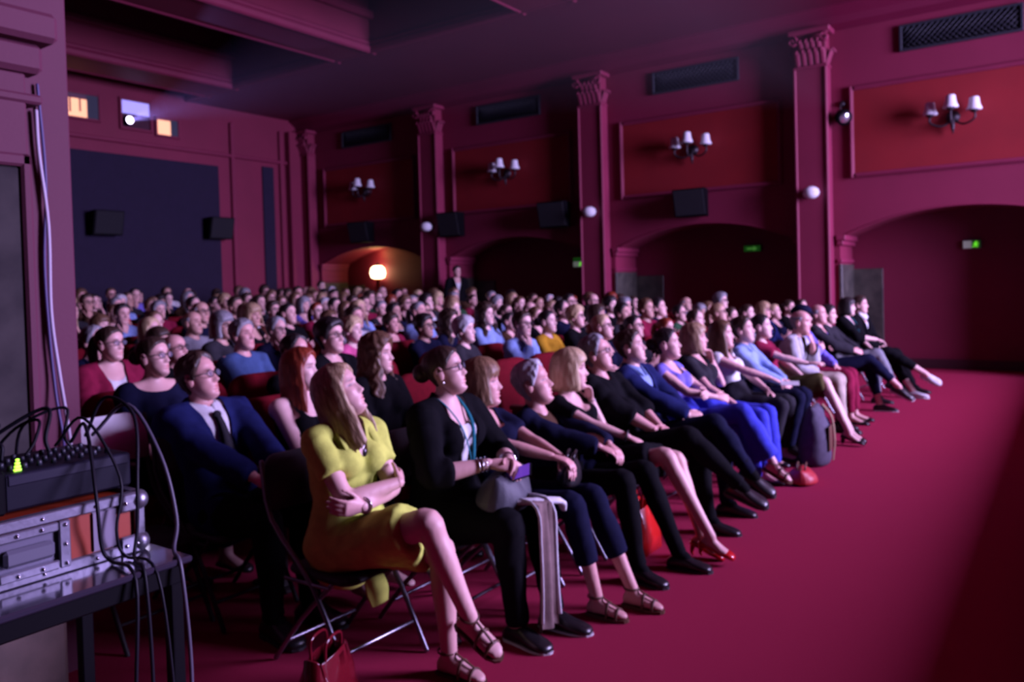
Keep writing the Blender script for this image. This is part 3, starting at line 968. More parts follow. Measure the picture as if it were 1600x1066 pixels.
class Fig:
    def __init__(self, **P):
        s = self
        s.P = P
        k = s.k = P.get('s', 1.0)
        f = s.f = P.get('fat', 1.0)
        s.male = P.get('male', False)
        stand = s.stand = P.get('stand', False)
        ST = P.get('seat', SEAT)
        s.H = np.array([0, 0, ST + .095 if not stand else .93 * k])
        r, sl, ln = P.get('recline', 10), P.get('slouch', 6), P.get('lean', 0)
        s.W = s.H + .165 * k * dirv(r, ln)
        s.C = s.W + .185 * k * dirv(r - sl * .4, ln)
        s.up = dirv(r - sl, ln)
        s.N = s.C + .165 * k * s.up
        tw = rad(P.get('twist', 0))
        s.side = np.array([-math.sin(tw), math.cos(tw), 0])
        s.fwd = np.cross(s.side, [0, 0, 1])
        sw = (.178 if s.male else .158) * k
        s.S = {'R': s.N - .052 * s.up - sw * s.side, 'L': s.N - .052 * s.up + sw * s.side}
        y, p, ro = P.get('head', (0, 8, 0))
        s.HR = Rz(rad(y)) @ Ry(-rad(p)) @ Rx(rad(ro))
        s.hs = P.get('hs', 1.0) * (1.03 if s.male else .99)
        piv = s.N + s.up * .026 + s.fwd * .022
        s.HC = piv + s.HR @ np.array([.016, 0, .112]) * s.hs
        s.piv = piv
        # arms
        s.E, s.Wr = {}, {}
        arms = P.get('arms', {})
        for sd, sg in (('R', -1), ('L', 1)):
            a = arms.get(sd, 'lap')
            hint = (-.35, sg * .75, -.55)
            if a == 'lap': w = (.27, sg * .075, SEAT + .185)
            elif a == 'thigh': w = (.24, sg * .12, SEAT + .19)
            elif a == 'clasp': w = (.25, sg * .045, SEAT + .23); hint = (-.2, sg * .9, -.3)
            elif a == 'fold': w = tuple(s.C + np.array([.185, -sg * .06, -.075 - .02 * sg])); hint = (.1, sg * .8, -.6)
            elif a == 'chin': w = tuple(s.HC + s.HR @ np.array([.105, sg * .030, -.215])); hint = (.35, sg * .25, -1)
            elif a == 'cheek': w = tuple(s.HC + s.HR @ np.array([.10, sg * .085, -.195])); hint = (.5, sg * .2, -1)
            elif a == 'arm': w = (.22, sg * .26, SEAT + .27); hint = (-.5, sg * .5, -.6)
            elif a == 'side': w = (.03, sg * .25, .80 * k); hint = (-.6, sg * .5, 0)
            elif isinstance(a, dict): w = a['w']; hint = a.get('hint', hint)
            else: w = a
            s.E[sd], s.Wr[sd] = ik(s.S[sd], w, .285 * k, .25 * k, hint)
        # legs
        if stand:
            s.K = {'R': np.array((.03, -.10, .50 * k)), 'L': np.array((.0, .11, .50 * k))}
            s.A = {'R': np.array((.0, -.10, .085)), 'L': np.array((-.04, .12, .085))}
        else:
            lg = P.get('legs', 'flat')
            if isinstance(lg, str): lg = LEGS[lg]
            s.K = {q: np.array(lg[q][0]) for q in 'RL'}
            s.A = {q: np.array(lg[q][1]) for q in 'RL'}
        s.J = {'R': s.H + (.02, -.088, -.015), 'L': s.H + (.02, .088, -.015)}
        s.foot = {}
        fd = P.get('feet', {})
        for q in 'RL':
            dv = fd.get(q)
            if dv is None:
                sh = nrm(s.A[q] - s.K[q])
                dv = (1, -.12 if q == 'R' else .12, 0) if s.A[q][2] < .12 else nrm(np.array([1.0, 0, -.45]))
            s.foot[q] = nrm(dv)
    # --- pieces
    def torso(s, g, d=0.0, low=True, top=1.0):
        k, f = s.k, s.f
        B = 1.06 if s.male else 1.0
        b = s.P.get('belly', 0.0)
        up = s.up
        pts = [s.H + (-.0, 0, -.075), s.H + (0, 0, -.03), s.H + .05 * (s.W - s.H) / .165, s.W, s.C - .06 * up * k, s.C + .02 * up, s.N - .085 * up, s.N - .04 * up, s.N + .005 * up]
        R = [(.095, .150), (.125 * f, .182 * f), (.118 * f + b * .5, .172 * f), (.100 * f + b, .142 * f * B + b * .6), (.108 * f + b * .6, .150 * f * B), (.115 * f, .158 * f * B), (.098, .160 * B), (.072, .125 * B), (.050, .062)]
        R = [(a * k + d, c * k + d) for a, c in R]
        g.tube(pts, R, n=18, sub=3, ref=s.fwd)
        for sd, sg in (('R', -1), ('L', 1)):
            g.ell(s.S[sd] + (0, 0, -.012), np.array((.058, .056, .060)) * k + d)
            g.tube([s.N - .03 * up, s.S[sd] * .9 + .1 * s.N], [.05 * k + d, .048 * k + d], n=10, sub=1)
            if not s.male and s.P.get('bust', 1.0):
                bu = s.P.get('bust', 1.0)
                g.ell(s.C + up * .015 + s.fwd * (.088 * f) + sg * s.side * .068, np.array((.060, .066, .066)) * bu + d)
        if b:
            g.ell((s.W + s.C) / 2 - up * .06 + s.fwd * (.05 + b), np.array((.10 + b * .6, .145, .14)) + d)
    def neck(s, g, d=0.0):
        r = (.056 if s.male else .048) + d
        c = s.HC + s.HR @ np.array([-.016, 0, -.055])
        g.tube([s.N - .05 * s.up, s.N + .01 * s.up, (s.N + c) / 2, c], [r * 1.35, r * 1.12, r, r * 1.0], n=14, sub=3)
    def _path(s, pts, R, t):
        """cut a control path at parameter t (0..2 over the control points' own parameters)."""
        out, ro = [], []
        T = [q[0] for q in pts]
        for (tt, p), r in zip(pts, R):
            if tt <= t + 1e-6:
                out.append(p); ro.append(r)
            else:
                p0, r0, t0 = out[-1], ro[-1], T[len(out) - 1]
                if t - t0 < 1e-3: break
                w = (t - t0) / (tt - t0)
                out.append(p0 + (p - p0) * w); ro.append(r0 + (r - r0) * w)
                break
        return out, ro
    def arm(s, g, sd, d=0.0, t=2.0, cap=1.0, flare=0.0):
        k, f = s.k, (s.f - 1) * .7 + 1
        S, E, W = s.S[sd], s.E[sd], s.Wr[sd]
        q = 1.08 if s.male else .95
        pts = [(0, S), (.45, S + (E - S) * .45), (.9, S + (E - S) * .9), (1, E), (1.12, E + (W - E) * .12), (1.35, E + (W - E) * .35), (2, W)]
        R = [.053 * f * q, .047 * f * q, .041 * f * q, .040 * f * q, .041 * f * q, .041 * f * q, .0265 * q]
        P_, R_ = s._path(pts, [r * k + d for r in R], t)
        if flare: R_[-1] += flare
        g.tube(P_, R_, n=12, sub=3, cap=cap)
        return P_[-1], R_[-1]
    def leg(s, g, sd, d=0.0, t=2.0, cap=1.0, flare=0.0, wide=0.0):
        k, f = s.k, s.f
        J, K, A = s.J[sd], s.K[sd], s.A[sd]
        pts = [(0, J), (.4, J + (K - J) * .4), (.85, J + (K - J) * .85), (1, K), (1.15, K + (A - K) * .15), (1.35, K + (A - K) * .35), (1.7, K + (A - K) * .7), (2, A)]
        R = [.096 * f, .084 * f, .062 * f, .058 * f, .054, .056 * (1.04 if s.male else .97), .041, .035]
        R = [r * k + d for r in R]
        if wide: R = [r + wide * max(0, (p[0] - .8)) for r, p in zip(R, pts)]
        P_, R_ = s._path(pts, R, t)
        if flare: R_[-1] += flare
        g.tube(P_, R_, n=14, sub=3, cap=cap)
    def footframe(s, sd):
        F = s.foot[sd]
        up = nrm(s.K[sd] - s.A[sd])
        if s.A[sd][2] < .12 and abs(F[2]) < .2: up = np.array([0, 0, 1.0])
        U = nrm(up - np.dot(up, F) * F)
        return F, U, np.cross(U, F)
    def footloft(s, g, sd, d=0.0, hk=None, x0=-.062, x1=.185, drop=.085, sect=None):
        F, U, Sd = s.footframe(sd)
        k = s.k * (1.05 if s.male else .93)
        S_ = sect or [(-.062, .022, .050), (-.045, .031, .075), (0, .034, .092), (.045, .036, .078), (.09, .042, .056), (.135, .043, .042), (.168, .034, .032), (.186, .016, .022)]
        n = 14
        th = np.linspace(0, 2 * math.pi, n, endpoint=False)
        V = []
        for x, w, h in S_:
            if hk: h = hk(x, h)
            w, h = w + d, h + d
            yy = w * np.cos(th)
            zz = h * (.5 + .5 * np.sign(np.sin(th)) * np.abs(np.sin(th)) ** .75) - d * .5
            V.append(s.A[sd] + np.outer(np.full(n, x + (d if x > .1 else (-d if x < -.05 else 0))) * k, F) + np.outer(yy * k, Sd) + np.outer(zz * k - drop * min(k, 1.0), U))
        m = len(S_)
        g.add(np.array(V), gridfaces(m, n) + [tuple(range(n))[::-1], tuple((m - 1) * n + j for j in range(n))])
    def hand(s, sd, curl=None, open_=False):
        g = G()
        k = s.k * (1.05 if s.male else .95)
        W, E = s.Wr[sd], s.E[sd]
        sg = -1 if sd == 'R' else 1
        hp = s.P.get('hands', {}).get(sd, {})
        fd = nrm(W - E)
        ar = s.P.get('arms', {}).get(sd, 'lap')
        ar = ar.get('like') if isinstance(ar, dict) else ar
        dd0, pp0, cc0 = fd * .7 + np.array([.35, -sg * .25, -.25]), (0, -sg * .25, -1.0), 28
        if isinstance(ar, str):
            if ar == 'chin': dd0, pp0, cc0 = s.HR @ np.array([-.25, -sg * .25, 1.0]), s.HR @ np.array([-1, 0, .2]), 62
            elif ar == 'cheek': dd0, pp0, cc0 = s.HR @ np.array([-.15, -sg * .2, 1.0]), s.HR @ np.array([-.5, -sg * .8, .1]), 48
            elif ar == 'fold': dd0, pp0, cc0 = fd + np.array([0, 0, .05]), (-1, 0, -.3), 30
            elif ar == 'clasp': dd0, pp0, cc0 = np.array([.75, -sg * .75, -.15]), (-.45, -sg * .45, -.7), 52
            elif ar == 'side': dd0, pp0, cc0 = (.05, 0, -1), (0, -sg, 0), 22
        D = nrm(np.array(hp.get('dir', dd0)))
        pn = np.array(hp.get('palm', pp0))
        Pn = nrm(pn - np.dot(pn, D) * D)                      # palm faces this way
        Sx = np.cross(Pn, D) * (-1 if sd == 'R' else 1)       # toward the thumb
        curl = hp.get('curl', cc0) if curl is None else curl
        palm = W + D * .05 * k
        g.tube([W - D * .012 * k, W + D * .022 * k, W + D * .058 * k, W + D * .088 * k], [(.018 * k, .024 * k), (.0165 * k, .031 * k), (.0145 * k, .039 * k), (.011 * k, .038 * k)], n=12, sub=3, ref=Pn)
        for i, (off, ln) in enumerate(((.028, .95), (.0095, 1.06), (-.0095, 1.0), (-.027, .80))):
            p = W + (D * .084 + Sx * off) * k
            pl = [p - D * .02 * k]
            pl.append(p)
            dd = nrm(D + Sx * off * 3.0)
            for seg, fr_ in ((.042, .75), (.027, 1.1), (.021, .8)):
                a = rad(curl * fr_ + i * 2)
                dd = nrm(dd * math.cos(a) + Pn * math.sin(a))
                p = p + dd * seg * ln * k
                pl.append(p)
            g.tube(pl, [.0092 * k, .0092 * k, .0086 * k, .0078 * k, .0066 * k], n=8, sub=2)
        p = W + (D * .018 + Sx * .024 + Pn * .006) * k
        dd = nrm(D * .72 + Sx * .62 + Pn * .25)
        pl = [W + (D * .006 + Sx * .008) * k, p]
        for seg in (.040, .030, .024):
            p = p + dd * seg * k
            pl.append(p)
            dd = nrm(dd + D * .22 - Sx * .12 + Pn * .12)
        g.tube(pl, [.013 * k, .0135 * k, .0108 * k, .0095 * k, .0075 * k], n=8, sub=2)
        return g

SKIN_SLOTS = [None]
def fig_body(s, vox=.009, handvox=.0042, hi=True, feet='bare'):
    g = G()
    s.torso(g); s.neck(g)
    for q in 'RL':
        s.arm(g, q); s.leg(g, q)
        s.footloft(g, q)
    V, N, F = remesh(g, vox, 3)
    parts, tn = [(V, F, 0)], [np.ones((len(V), 3))]
    hp, ht = head_mesh(s.P.get('jaw', 1.06 if s.male else .97), s.P.get('nose', 1.05 if s.male else .92), s.male, s.P.get('brow', (.30, .24, .22)), s.P.get('beard'), hi, s.P.get('lip', (.93, .66, .66)))
    for (v, f, m), t in zip(hp, ht):
        parts.append((s.HC + (v * s.hs) @ s.HR.T, f, m)); tn.append(t)
    for q in 'RL':
        hg = s.hand(q)
        if handvox:
            v, n_, f = remesh(hg, handvox, 2, .4)
        else:
            v, f = hg.arrays(), hg.f
        parts.append((v, f, 0)); tn.append(np.ones((len(v), 3)) * (1, .95, .95))
    return quadmesh('body', parts, [None], tn)
def head_matrix(s):
    M = Matrix([list(s.HR[i] * s.hs) + [s.HC[i]] for i in range(3)] + [[0, 0, 0, 1]])
    return M
def fig_top(s, kind, vox=.010, seed=0.0):
    """kind: tee, long, sleeveless, jacket, strap, shirt, three (three-quarter)"""
    d = {'jacket': .020, 'three': .018, 'shirt': .010, 'long': .011, 'tee': .010, 'sleeveless': .008, 'strap': .007, 'under': .006}[kind]
    sl = {'jacket': 1.93, 'three': 1.32, 'shirt': 1.95, 'long': 1.95, 'tee': .62, 'sleeveless': .16, 'strap': None, 'under': None}[kind]
    g = G()
    s.torso(g, d)
    if sl is not None:
        for q in 'RL':
            s.arm(g, q, d + (.006 if sl > .3 else .002), sl, cap=.25, flare=.004 if sl > .3 else 0)
    if kind in ('jacket', 'three'):
        g.tube([s.N - .055 * s.up - s.fwd * .02, s.N + .012 * s.up - s.fwd * .012], [(.062, .085), (.058, .068)], n=14, sub=1, ref=s.fwd, cap=.2)
        for q in 'RL':
            g.tube([s.J[q], s.J[q] + (s.K[q] - s.J[q]) * .3], [.115 * s.f, .105 * s.f], n=12, sub=1, cap=.3)
    V, N, F = remesh(g, vox, 3)
    V = wrinkle(V, N, .0075 if kind in ('jacket', 'three', 'shirt', 'long') else .0055, 30, seed)
    # neckline
    c = V[F].mean(1)
    q = c - s.N
    h = q @ s.up
    xf = q @ s.fwd
    yl = np.abs(q @ s.side)
    nr = np.sqrt((xf - .01) ** 2 + yl ** 2)
    nk = s.P.get('neck', {'tee': 'crew', 'long': 'crew', 'sleeveless': 'scoop', 'strap': 'strap', 'shirt': 'collar', 'jacket': 'V', 'three': 'V', 'under': 'scoop'}[kind])
    if kind in ('jacket', 'three'): nk = 'V'
    cut = (nr < .072) & (h > -.035)
    if nk == 'V':
        dep = s.P.get('vdepth', .30)
        cut |= (xf > 0) & (h < .03) & (h > -dep) & (yl < .075 * (1 + h / dep) + .012)
    elif nk == 'scoop':
        cut |= (xf > -.02) & (yl ** 2 / .085 ** 2 + (h + .02) ** 2 / .085 ** 2 < 1)
        cut |= (nr < .09) & (h > -.05)
    elif nk == 'strap':
        cut |= (h > -.125 + .02 * (xf < 0)) & ~((np.abs(yl - .085) < .014) & (h < .1))
    elif nk == 'boat':
        cut |= (yl ** 2 / .135 ** 2 + (h + .0) ** 2 / .055 ** 2 < 1)
    elif nk == 'vee':
        cut |= (xf > 0) & (h < .03) & (h > -.14) & (yl < .06 * (1 + h / .14) + .008)
    F = F[~cut]
    V = smooth_rim(V, F)
    V, F = used_only(V, F)
    return quadmesh('top', [(V, F, 0)], [None])
def fig_trousers(s, vox=.011, t=1.9, d=.012, wide=0.0, seed=0.0):
    g = G()
    b = s.P.get('belly', 0.0)
    if s.stand:
        g.tube([s.H + (0, 0, -.10), s.H, s.H + (0, 0, .1)], [(.12, .17), (.13, .18), (.12, .16)], n=16, ref=(1, 0, 0))
    else:
        g.tube([s.H + (0, 0, -.075), s.H, s.H + (s.W - s.H) * .6], [(.105 + d, .16 + d), (.135 * s.f + d, .188 * s.f + d), (.122 * s.f + d + b * .5, .165 * s.f + d)], n=16, ref=(1, 0, 0))
    for q in 'RL':
        s.leg(g, q, d, t, cap=.15, flare=.004, wide=wide)
    V, N, F = remesh(g, vox, 2)
    V = wrinkle(V, N, .0065, 26, seed + 2)
    return quadmesh('trousers', [(V, F, 0)], [None])
def fig_skirt(s, vox=.010, t=.8, d=.014, seed=0.0, with_torso=False, neck=None, sleeve=.5):
    g = G()
    if with_torso:
        s.torso(g, .010)
        if sleeve:
            for q in 'RL':
                s.arm(g, q, .015, sleeve, cap=.2, flare=.010)
    g.tube([s.H + (0, 0, -.08), s.H, s.H + (s.W - s.H) * .7], [(.11 + d, .165 + d), (.14 * s.f + d, .192 * s.f + d), (.115 * s.f + d, .155 * s.f + d)], n=16, ref=(1, 0, 0))
    for w in (0, .25, .5, .75, 1):
        J = s.J['R'] * (1 - w) + s.J['L'] * w
        K = s.K['R'] * (1 - w) + s.K['L'] * w
        r0, r1 = (.098 * s.f + d), (.064 * s.f + d + .008)
        g.tube([J, J + (K - J) * t * .5, J + (K - J) * t], [r0, r0 * .93, r0 + (r1 - r0) * t + .012], n=12, sub=2, cap=.12)
    V, N, F = remesh(g, vox, 3)
    V = wrinkle(V, N, .0085, 24, seed + 4)
    if neck:
        c = V[F].mean(1)
        q = c - s.N
        h, xf, yl = q @ s.up, q @ s.fwd, np.abs(q @ s.side)
        nr = np.sqrt((xf - .01) ** 2 + yl ** 2)
        cut = (nr < .075) & (h > -.04)
        if neck == 'vee':
            cut |= (xf > 0) & (h < .03) & (h > -.13) & (yl < .055 * (1 + h / .13) + .010)
        elif neck == 'scoop':
            cut |= (xf > -.02) & (yl ** 2 / .09 ** 2 + (h + .02) ** 2 / .09 ** 2 < 1)
        F = F[~cut]
        V = smooth_rim(V, F)
        V, F = used_only(V, F)
    return quadmesh('skirt', [(V, F, 0)], [None])
def fig_shoe(s, q, kind, parent, mats):
    """kind: dress, sneaker, pump, sandal, flat"""
    F, U, Sd = s.footframe(q)
    k = s.k * (1.05 if s.male else .93)
    A = s.A[q]
    P3 = lambda x, y, z: A + F * x * k + Sd * y * k + U * (z * k - .085 * min(k, 1.0))
    g = G()
    if kind in ('dress', 'sneaker'):
        s.footloft(g, q, .008, hk=lambda x, h: h * (1.0 if x > .02 else .9))
        o = g.obj('shoe', mats[0], parent)
        g = G()
        sole = [(-.075, .022), (-.05, .040), (0, .040), (.09, .049), (.14, .050), (.185, .034), (.202, .010)]
        poly = [P3(x, w, .006) for x, w in sole] + [P3(x, -w, .006) for x, w in sole[::-1]]
        g.prism(poly, -U * (.020 if kind == 'sneaker' else .012))
        if kind == 'dress':
            g.prism([P3(x, w, -.005) for x, w in sole[:3]] + [P3(x, -w, -.005) for x, w in sole[:3][::-1]], -U * .012)
        g.obj('sole', mats[1], o)
        if kind == 'dress':
            K = s.K[q]
            G().tube([K + (A - K) * .76, K + (A - K) * .9, A, A + F * .035 * k - U * .02], [.050 * s.k, .045 * s.k, .044 * s.k, .040 * s.k], n=12, sub=2).obj('sock', CL['black'], o)
    elif kind in ('pump', 'flat'):
        s.footloft(g, q, .005, hk=lambda x, h: h * (.62 if x < -.03 else (.42 if x < .115 else 1.0)))
        o = g.obj('shoe', mats[0], parent)
        if kind == 'pump':
            g = G()
            hb = P3(-.045, 0, .01)
            g.tube([hb, hb - U * .03 - np.array((0, 0, .02)), hb - U * .01 - np.array((0, 0, .055))], [.020, .011, .007], n=8)
            g.obj('heel', mats[0], o)
    else:
        sole = [(-.068, .020), (-.045, .034), (0, .035), (.09, .045), (.14, .046), (.18, .030), (.194, .010)]
        g.prism([P3(x, w, .002) for x, w in sole] + [P3(x, -w, .002) for x, w in sole[::-1]], -U * .014)
        o = g.obj('sandal', mats[0], parent)
        for x, hgt, w in ((.135, .048, .047), (.075, .075, .045)):
            gg = G()
            gg.tube([P3(x, w * math.cos(a), hgt * math.sin(a) + .003) for a in np.linspace(0, math.pi, 9)], [(.004, .007)], n=6, sub=1, ref=U)
            gg.obj('strap', mats[0], o)
        gg = G()
        gg.tube([P3(-.01 + .045 * math.cos(a), .041 * math.sin(a), .098) for a in np.linspace(0, 6.283, 15)], [(.006, .003)], n=6, sub=1, ref=U)
        gg.tube([P3(.035, 0, .098), P3(.075, 0, .080), P3(.135, 0, .054)], [(.003, .006)], n=6, sub=2, ref=U)
        gg.obj('strap', mats[0], o)
    return o
def fig_glasses(s, parent, m, lens=None):
    g = G()
    T = lambda p: s.HC + s.HR @ (np.array(p) * s.hs)
    for sg in (-1, 1):
        g.tube([T((.092 - .004 * (math.cos(a) * sg + 1), sg * .033 + .023 * math.cos(a), .008 + .017 * math.sin(a))) for a in np.linspace(0, 6.283, 15)], [.0024], n=6, sub=1)
        g.tube([T((.080, sg * .057, .014)), T((.04, sg * .074, .013)), T((-.012, sg * .079, .010)), T((-.022, sg * .079, -.008))], [.0024], n=6, sub=2)
    g.tube([T((.094, -.011, .012)), T((.097, 0, .015)), T((.094, .011, .012))], [.0024], n=6, sub=2)
    o = g.obj('glasses', m, parent)
    for sg in (-1, 1):
        g = G()
        g.add([T((.089, sg * .033 + .021 * math.cos(a), .008 + .015 * math.sin(a))) for a in np.linspace(0, 6.283, 12, endpoint=False)], [tuple(range(12))])
        g.obj('lens', lens or M_lens, o)
    return o
M_lens = glassy(mat('spectacle_lens', (0.5, 0.5, 0.7), 0.05), 0.18)
M_specs = mat('dark_spectacle_frame', (0.015, 0.012, 0.015), 0.35)

SK = [mat('skin_' + n, c, 0.5, col2=c2, scale=14, tint=True, bump=0.02, bscale=120) for n, c, c2 in (
    ('fair', (.70, .41, .37), (.67, .38, .345)), ('rosy', (.66, .35, .315), (.63, .32, .29)), ('tan', (.56, .31, .25), (.53, .29, .235)), ('pale', (.74, .47, .43), (.71, .44, .405)))]
def hairmat(name, a, b):
    return mat('hair_' + name, a, 0.42, col2=b, scale=16, stretch=(5, 5, .7), bump=.35, bscale=34, spec=0.4)
HR_ = {n: hairmat(n, a, b) for n, a, b in (
    ('black', (.012, .009, .010), (.022, .016, .016)), ('dark_brown', (.030, .017, .013), (.055, .030, .020)), ('brown', (.085, .042, .024), (.15, .078, .042)),
    ('light_brown', (.16, .085, .045), (.26, .15, .08)), ('blonde', (.42, .28, .15), (.62, .46, .28)), ('dark_blonde', (.24, .14, .075), (.46, .32, .19)),
    ('red', (.15, .018, .008), (.26, .040, .016)), ('grey', (.15, .145, .16), (.27, .26, .29)), ('white', (.32, .31, .35), (.55, .54, .58)))}
def cloth(name, c, rough=.9, k=.82, spec=None):
    return mat('cloth_' + name, c, rough, col2=tuple(x * k for x in c), scale=22, bump=.12, bscale=160, spec=spec if spec is not None else .08)
CL = {n: cloth(n, c) for n, c in (
    ('black', (.0042, .0038, .0055)), ('charcoal', (.028, .026, .033)), ('navy', (.0075, .0085, .030)), ('navy_suit', (.013, .018, .088)), ('white', (.72, .71, .74)), ('cream', (.60, .52, .42)),
    ('light_blue', (.26, .36, .68)), ('violet', (.20, .16, .62)), ('royal_blue', (.055, .065, .55)), ('grey', (.22, .22, .25)), ('maroon', (.22, .012, .045)), ('red', (.52, .018, .022)),
    ('yellow', (.62, .70, .13)), ('olive', (.075, .062, .022)), ('brown', (.085, .042, .025)), ('beige', (.48, .40, .33)), ('denim', (.055, .095, .22)), ('pink', (.62, .10, .26)),
    ('mustard', (.50, .27, .02)), ('pale_grey', (.48, .47, .52)), ('teal', (.02, .16, .20)), ('dark_green', (.03, .08, .04)))}
M_leather = mat('black_leather', (.012, .010, .012), .32)
M_sole = mat('rubber_sole', (.03, .027, .03), .7)
M_solew = mat('white_rubber_sole', (.65, .65, .68), .6)
M_redlea = mat('red_patent_leather', (.55, .012, .016), .22, coat=.4)
M_silver = mat('silver_metal', (.75, .73, .78), .22, metal=1.0)
M_brownlea = mat('brown_leather', (.11, .045, .025), .5)
# ================================================================== seats and chairs
M_velvet = mat('red_seat_velvet', (.15, .0045, .012), .9, col2=(.12, .0035, .010), scale=30, bump=.1, bscale=90, spec=.1)
M_seatframe = mat('seat_frame_black', (.02, .012, .014), .5)
def sheet(outline, thick, M, off, g):
    """rounded slab: outline in (y,z), thickness along x with a softened rim."""
    A = np.asarray(outline, float)
    c = A.mean(0)
    rings = []
    for x, k in ((-thick / 2, .90), (-thick / 2 * .6, .98), (0, 1.0), (thick / 2 * .6, .98), (thick / 2, .90)):
        q = c + (A - c) * k
        rings.append([(x, p[0], p[1]) for p in q])
    V = np.array(rings) @ np.asarray(M).T + np.asarray(off)
    n, m = len(rings), len(A)
    g.add(V, gridfaces(n, m) + [tuple(range(m))[::-1], tuple((n - 1) * m + j for j in range(m))])
def rrect(w, z0, z1, rt, rb, n=5):
    P = []
    for cx, cz, r, a0 in ((w / 2 - rt, z1 - rt, rt, 0), (-w / 2 + rt, z1 - rt, rt, 90), (-w / 2 + rb, z0 + rb, rb, 180), (w / 2 - rb, z0 + rb, rb, 270)):
        for a in np.linspace(a0, a0 + 90, n):
            P.append((cx + r * math.cos(rad(a)), cz + r * math.sin(rad(a))))
    return P
g = G(); sheet(rrect(.52, .36, .985, .13, .03), .10, Ry(rad(-13)), (-.155, 0, .02), g); ME_sback = g.mesh('backrest', M_velvet)
g = G(); sheet(rrect(.48, -.24, .24, .09, .05), .12, Ry(rad(90)), (.02, 0, .385), g); ME_scush = g.mesh('cushion', M_velvet)
g = G(); g.box((.03, 0, .625), (.36, .055, .035), .012); ME_sarm = g.mesh('armrest', mat('armrest_wood', (.05, .02, .014), .5))
g = G(); g.b2(-.10, .10, -.03, .03, .02, .62, .01); g.b2(-.14, .14, -.035, .035, 0, .03, .008); ME_sleg = g.mesh('stand', M_seatframe)
def cinema_seat(x, y, z, label, rz=0.0):
    t = thing('cinema_seat', label, 'seat', (x, y, z), rz, 'red velvet cinema seats')
    link('backrest', ME_sback, t); link('cushion', ME_scush, t)
    for sg in (-1, 1):
        a = link('armrest', ME_sarm, t); a.location = (0, sg * .265, 0)
        a = link('stand', ME_sleg, t); a.location = (-.02, sg * .265, 0)
    return t
M_steel = mat('chair_steel_tube', (.22, .21, .25), .3, metal=.9)
M_chairpad = mat('black_chair_pad', (.014, .011, .014), .6)
def folding_chair(x, y, label, rz=0.0, back=None, z=0.0, tube=None, hb=.88):
    t = thing('folding_chair', label, 'chair', (x, y, z), rz, 'folding chairs of the front row')
    back = back or M_chairpad; tube = tube or M_steel
    g = G(); sheet(rrect(.41, -.20, .20, .06, .06), .035, Ry(rad(90)), (.02, 0, .418), g); g.obj('seat', M_chairpad, t)
    g = G()
    o_ = rrect(.42, -.13, .10, .08, .02)
    A = np.asarray(o_)
    V = []
    for dx in (-.010, .010):
        V.append([(-.285 - (1 - (p[0] / .21) ** 2) * .03 + dx - p[1] * .22, p[0], hb - .10 + p[1]) for p in A])
    n = len(A)
    g.add(np.array(V), [tuple(range(n)), tuple(range(n, 2 * n))[::-1]] + [(i, n + i, n + (i + 1) % n, (i + 1) % n) for i in range(n)])
    g.obj('backrest', back, t)
    for sg in (-1, 1):
        yy = sg * .215
        G().tube([(-.30, yy, hb - .02), (-.245, yy, .62), (.02, yy, .38), (.24, yy, .012)], [.0115], n=8, sub=3).obj('leg', tube, t)
        G().tube([(.12, yy * .94, .40), (-.08, yy * .94, .22), (-.26, yy * .94, .012)], [.0115], n=8, sub=2).obj('leg', tube, t)
        G().tube([(.12, yy, .392), (-.16, yy, .385)], [.009], n=6, sub=1).obj('side_rail', tube, t)
    G().tube([(.17, -.215, .125), (.17, .215, .125)], [.009], n=6, sub=1).obj('stretcher', tube, t)
    G().tube([(-.19, -.2, .10), (-.19, .2, .10)], [.009], n=6, sub=1).obj('stretcher', tube, t)
    return t

# ================================================================== front row
X1 = -2.45
def dress_up(s, root, spec, vox, hi, seed=0.0):
    link('body', fig_body(s, vox, .0048 if hi else .006, hi), root, [SK[spec.get('skin', 0)]])
    if spec.get('hair'):
        st, c = spec['hair']
        h = link('hair', hair_mesh(st, spec.get('hseed', 3), hi), root, [HR_[c]])
        h.matrix_local = head_matrix(s)
    gv = vox * 1.25
    if spec.get('dress'):
        c, t, sl, nk = spec['dress']
        link('dress', fig_skirt(s, gv, t, seed=seed, with_torso=True, neck=nk, sleeve=sl), root, [CL[c]])
    if spec.get('bottom'):
        kind, c, t = spec['bottom'][:3]
        if kind == 'skirt':
            link('skirt', fig_skirt(s, gv, t, seed=seed), root, [CL[c]])
        else:
            link('trousers', fig_trousers(s, gv, t, wide=spec['bottom'][3] if len(spec['bottom']) > 3 else 0.0, seed=seed), root, [CL[c]])
    if spec.get('under'):
        link('undershirt', fig_top(s, 'under', gv, seed), root, [CL[spec['under']]])
    if spec.get('top'):
        k, c = spec['top']
        nm = {'jacket': 'jacket', 'three': 'jacket', 'shirt': 'shirt', 'long': 'pullover', 'tee': 't_shirt', 'sleeveless': 'sleeveless_top', 'strap': 'strappy_top'}[k]
        o = link(nm, fig_top(s, k, gv, seed), root, [CL[c]])
        if k in ('jacket',) and spec.get('lapel', True):
            lapels(s, o, CL[c], spec.get('fig', {}).get('vdepth', .30))
        if k == 'shirt':
            collar(s, o, CL[c])
    if spec.get('tie'):
        tie(s, root, CL[spec['tie']])
    if spec.get('shirtcollar'):
        collar(s, root, CL[spec['shirtcollar']])
    if spec.get('shoes'):
        for q in 'RL':
            fig_shoe(s, q, spec['shoes'][0], root, spec['shoes'][1])
    if spec.get('glasses'):
        fig_glasses(s, root, M_specs)
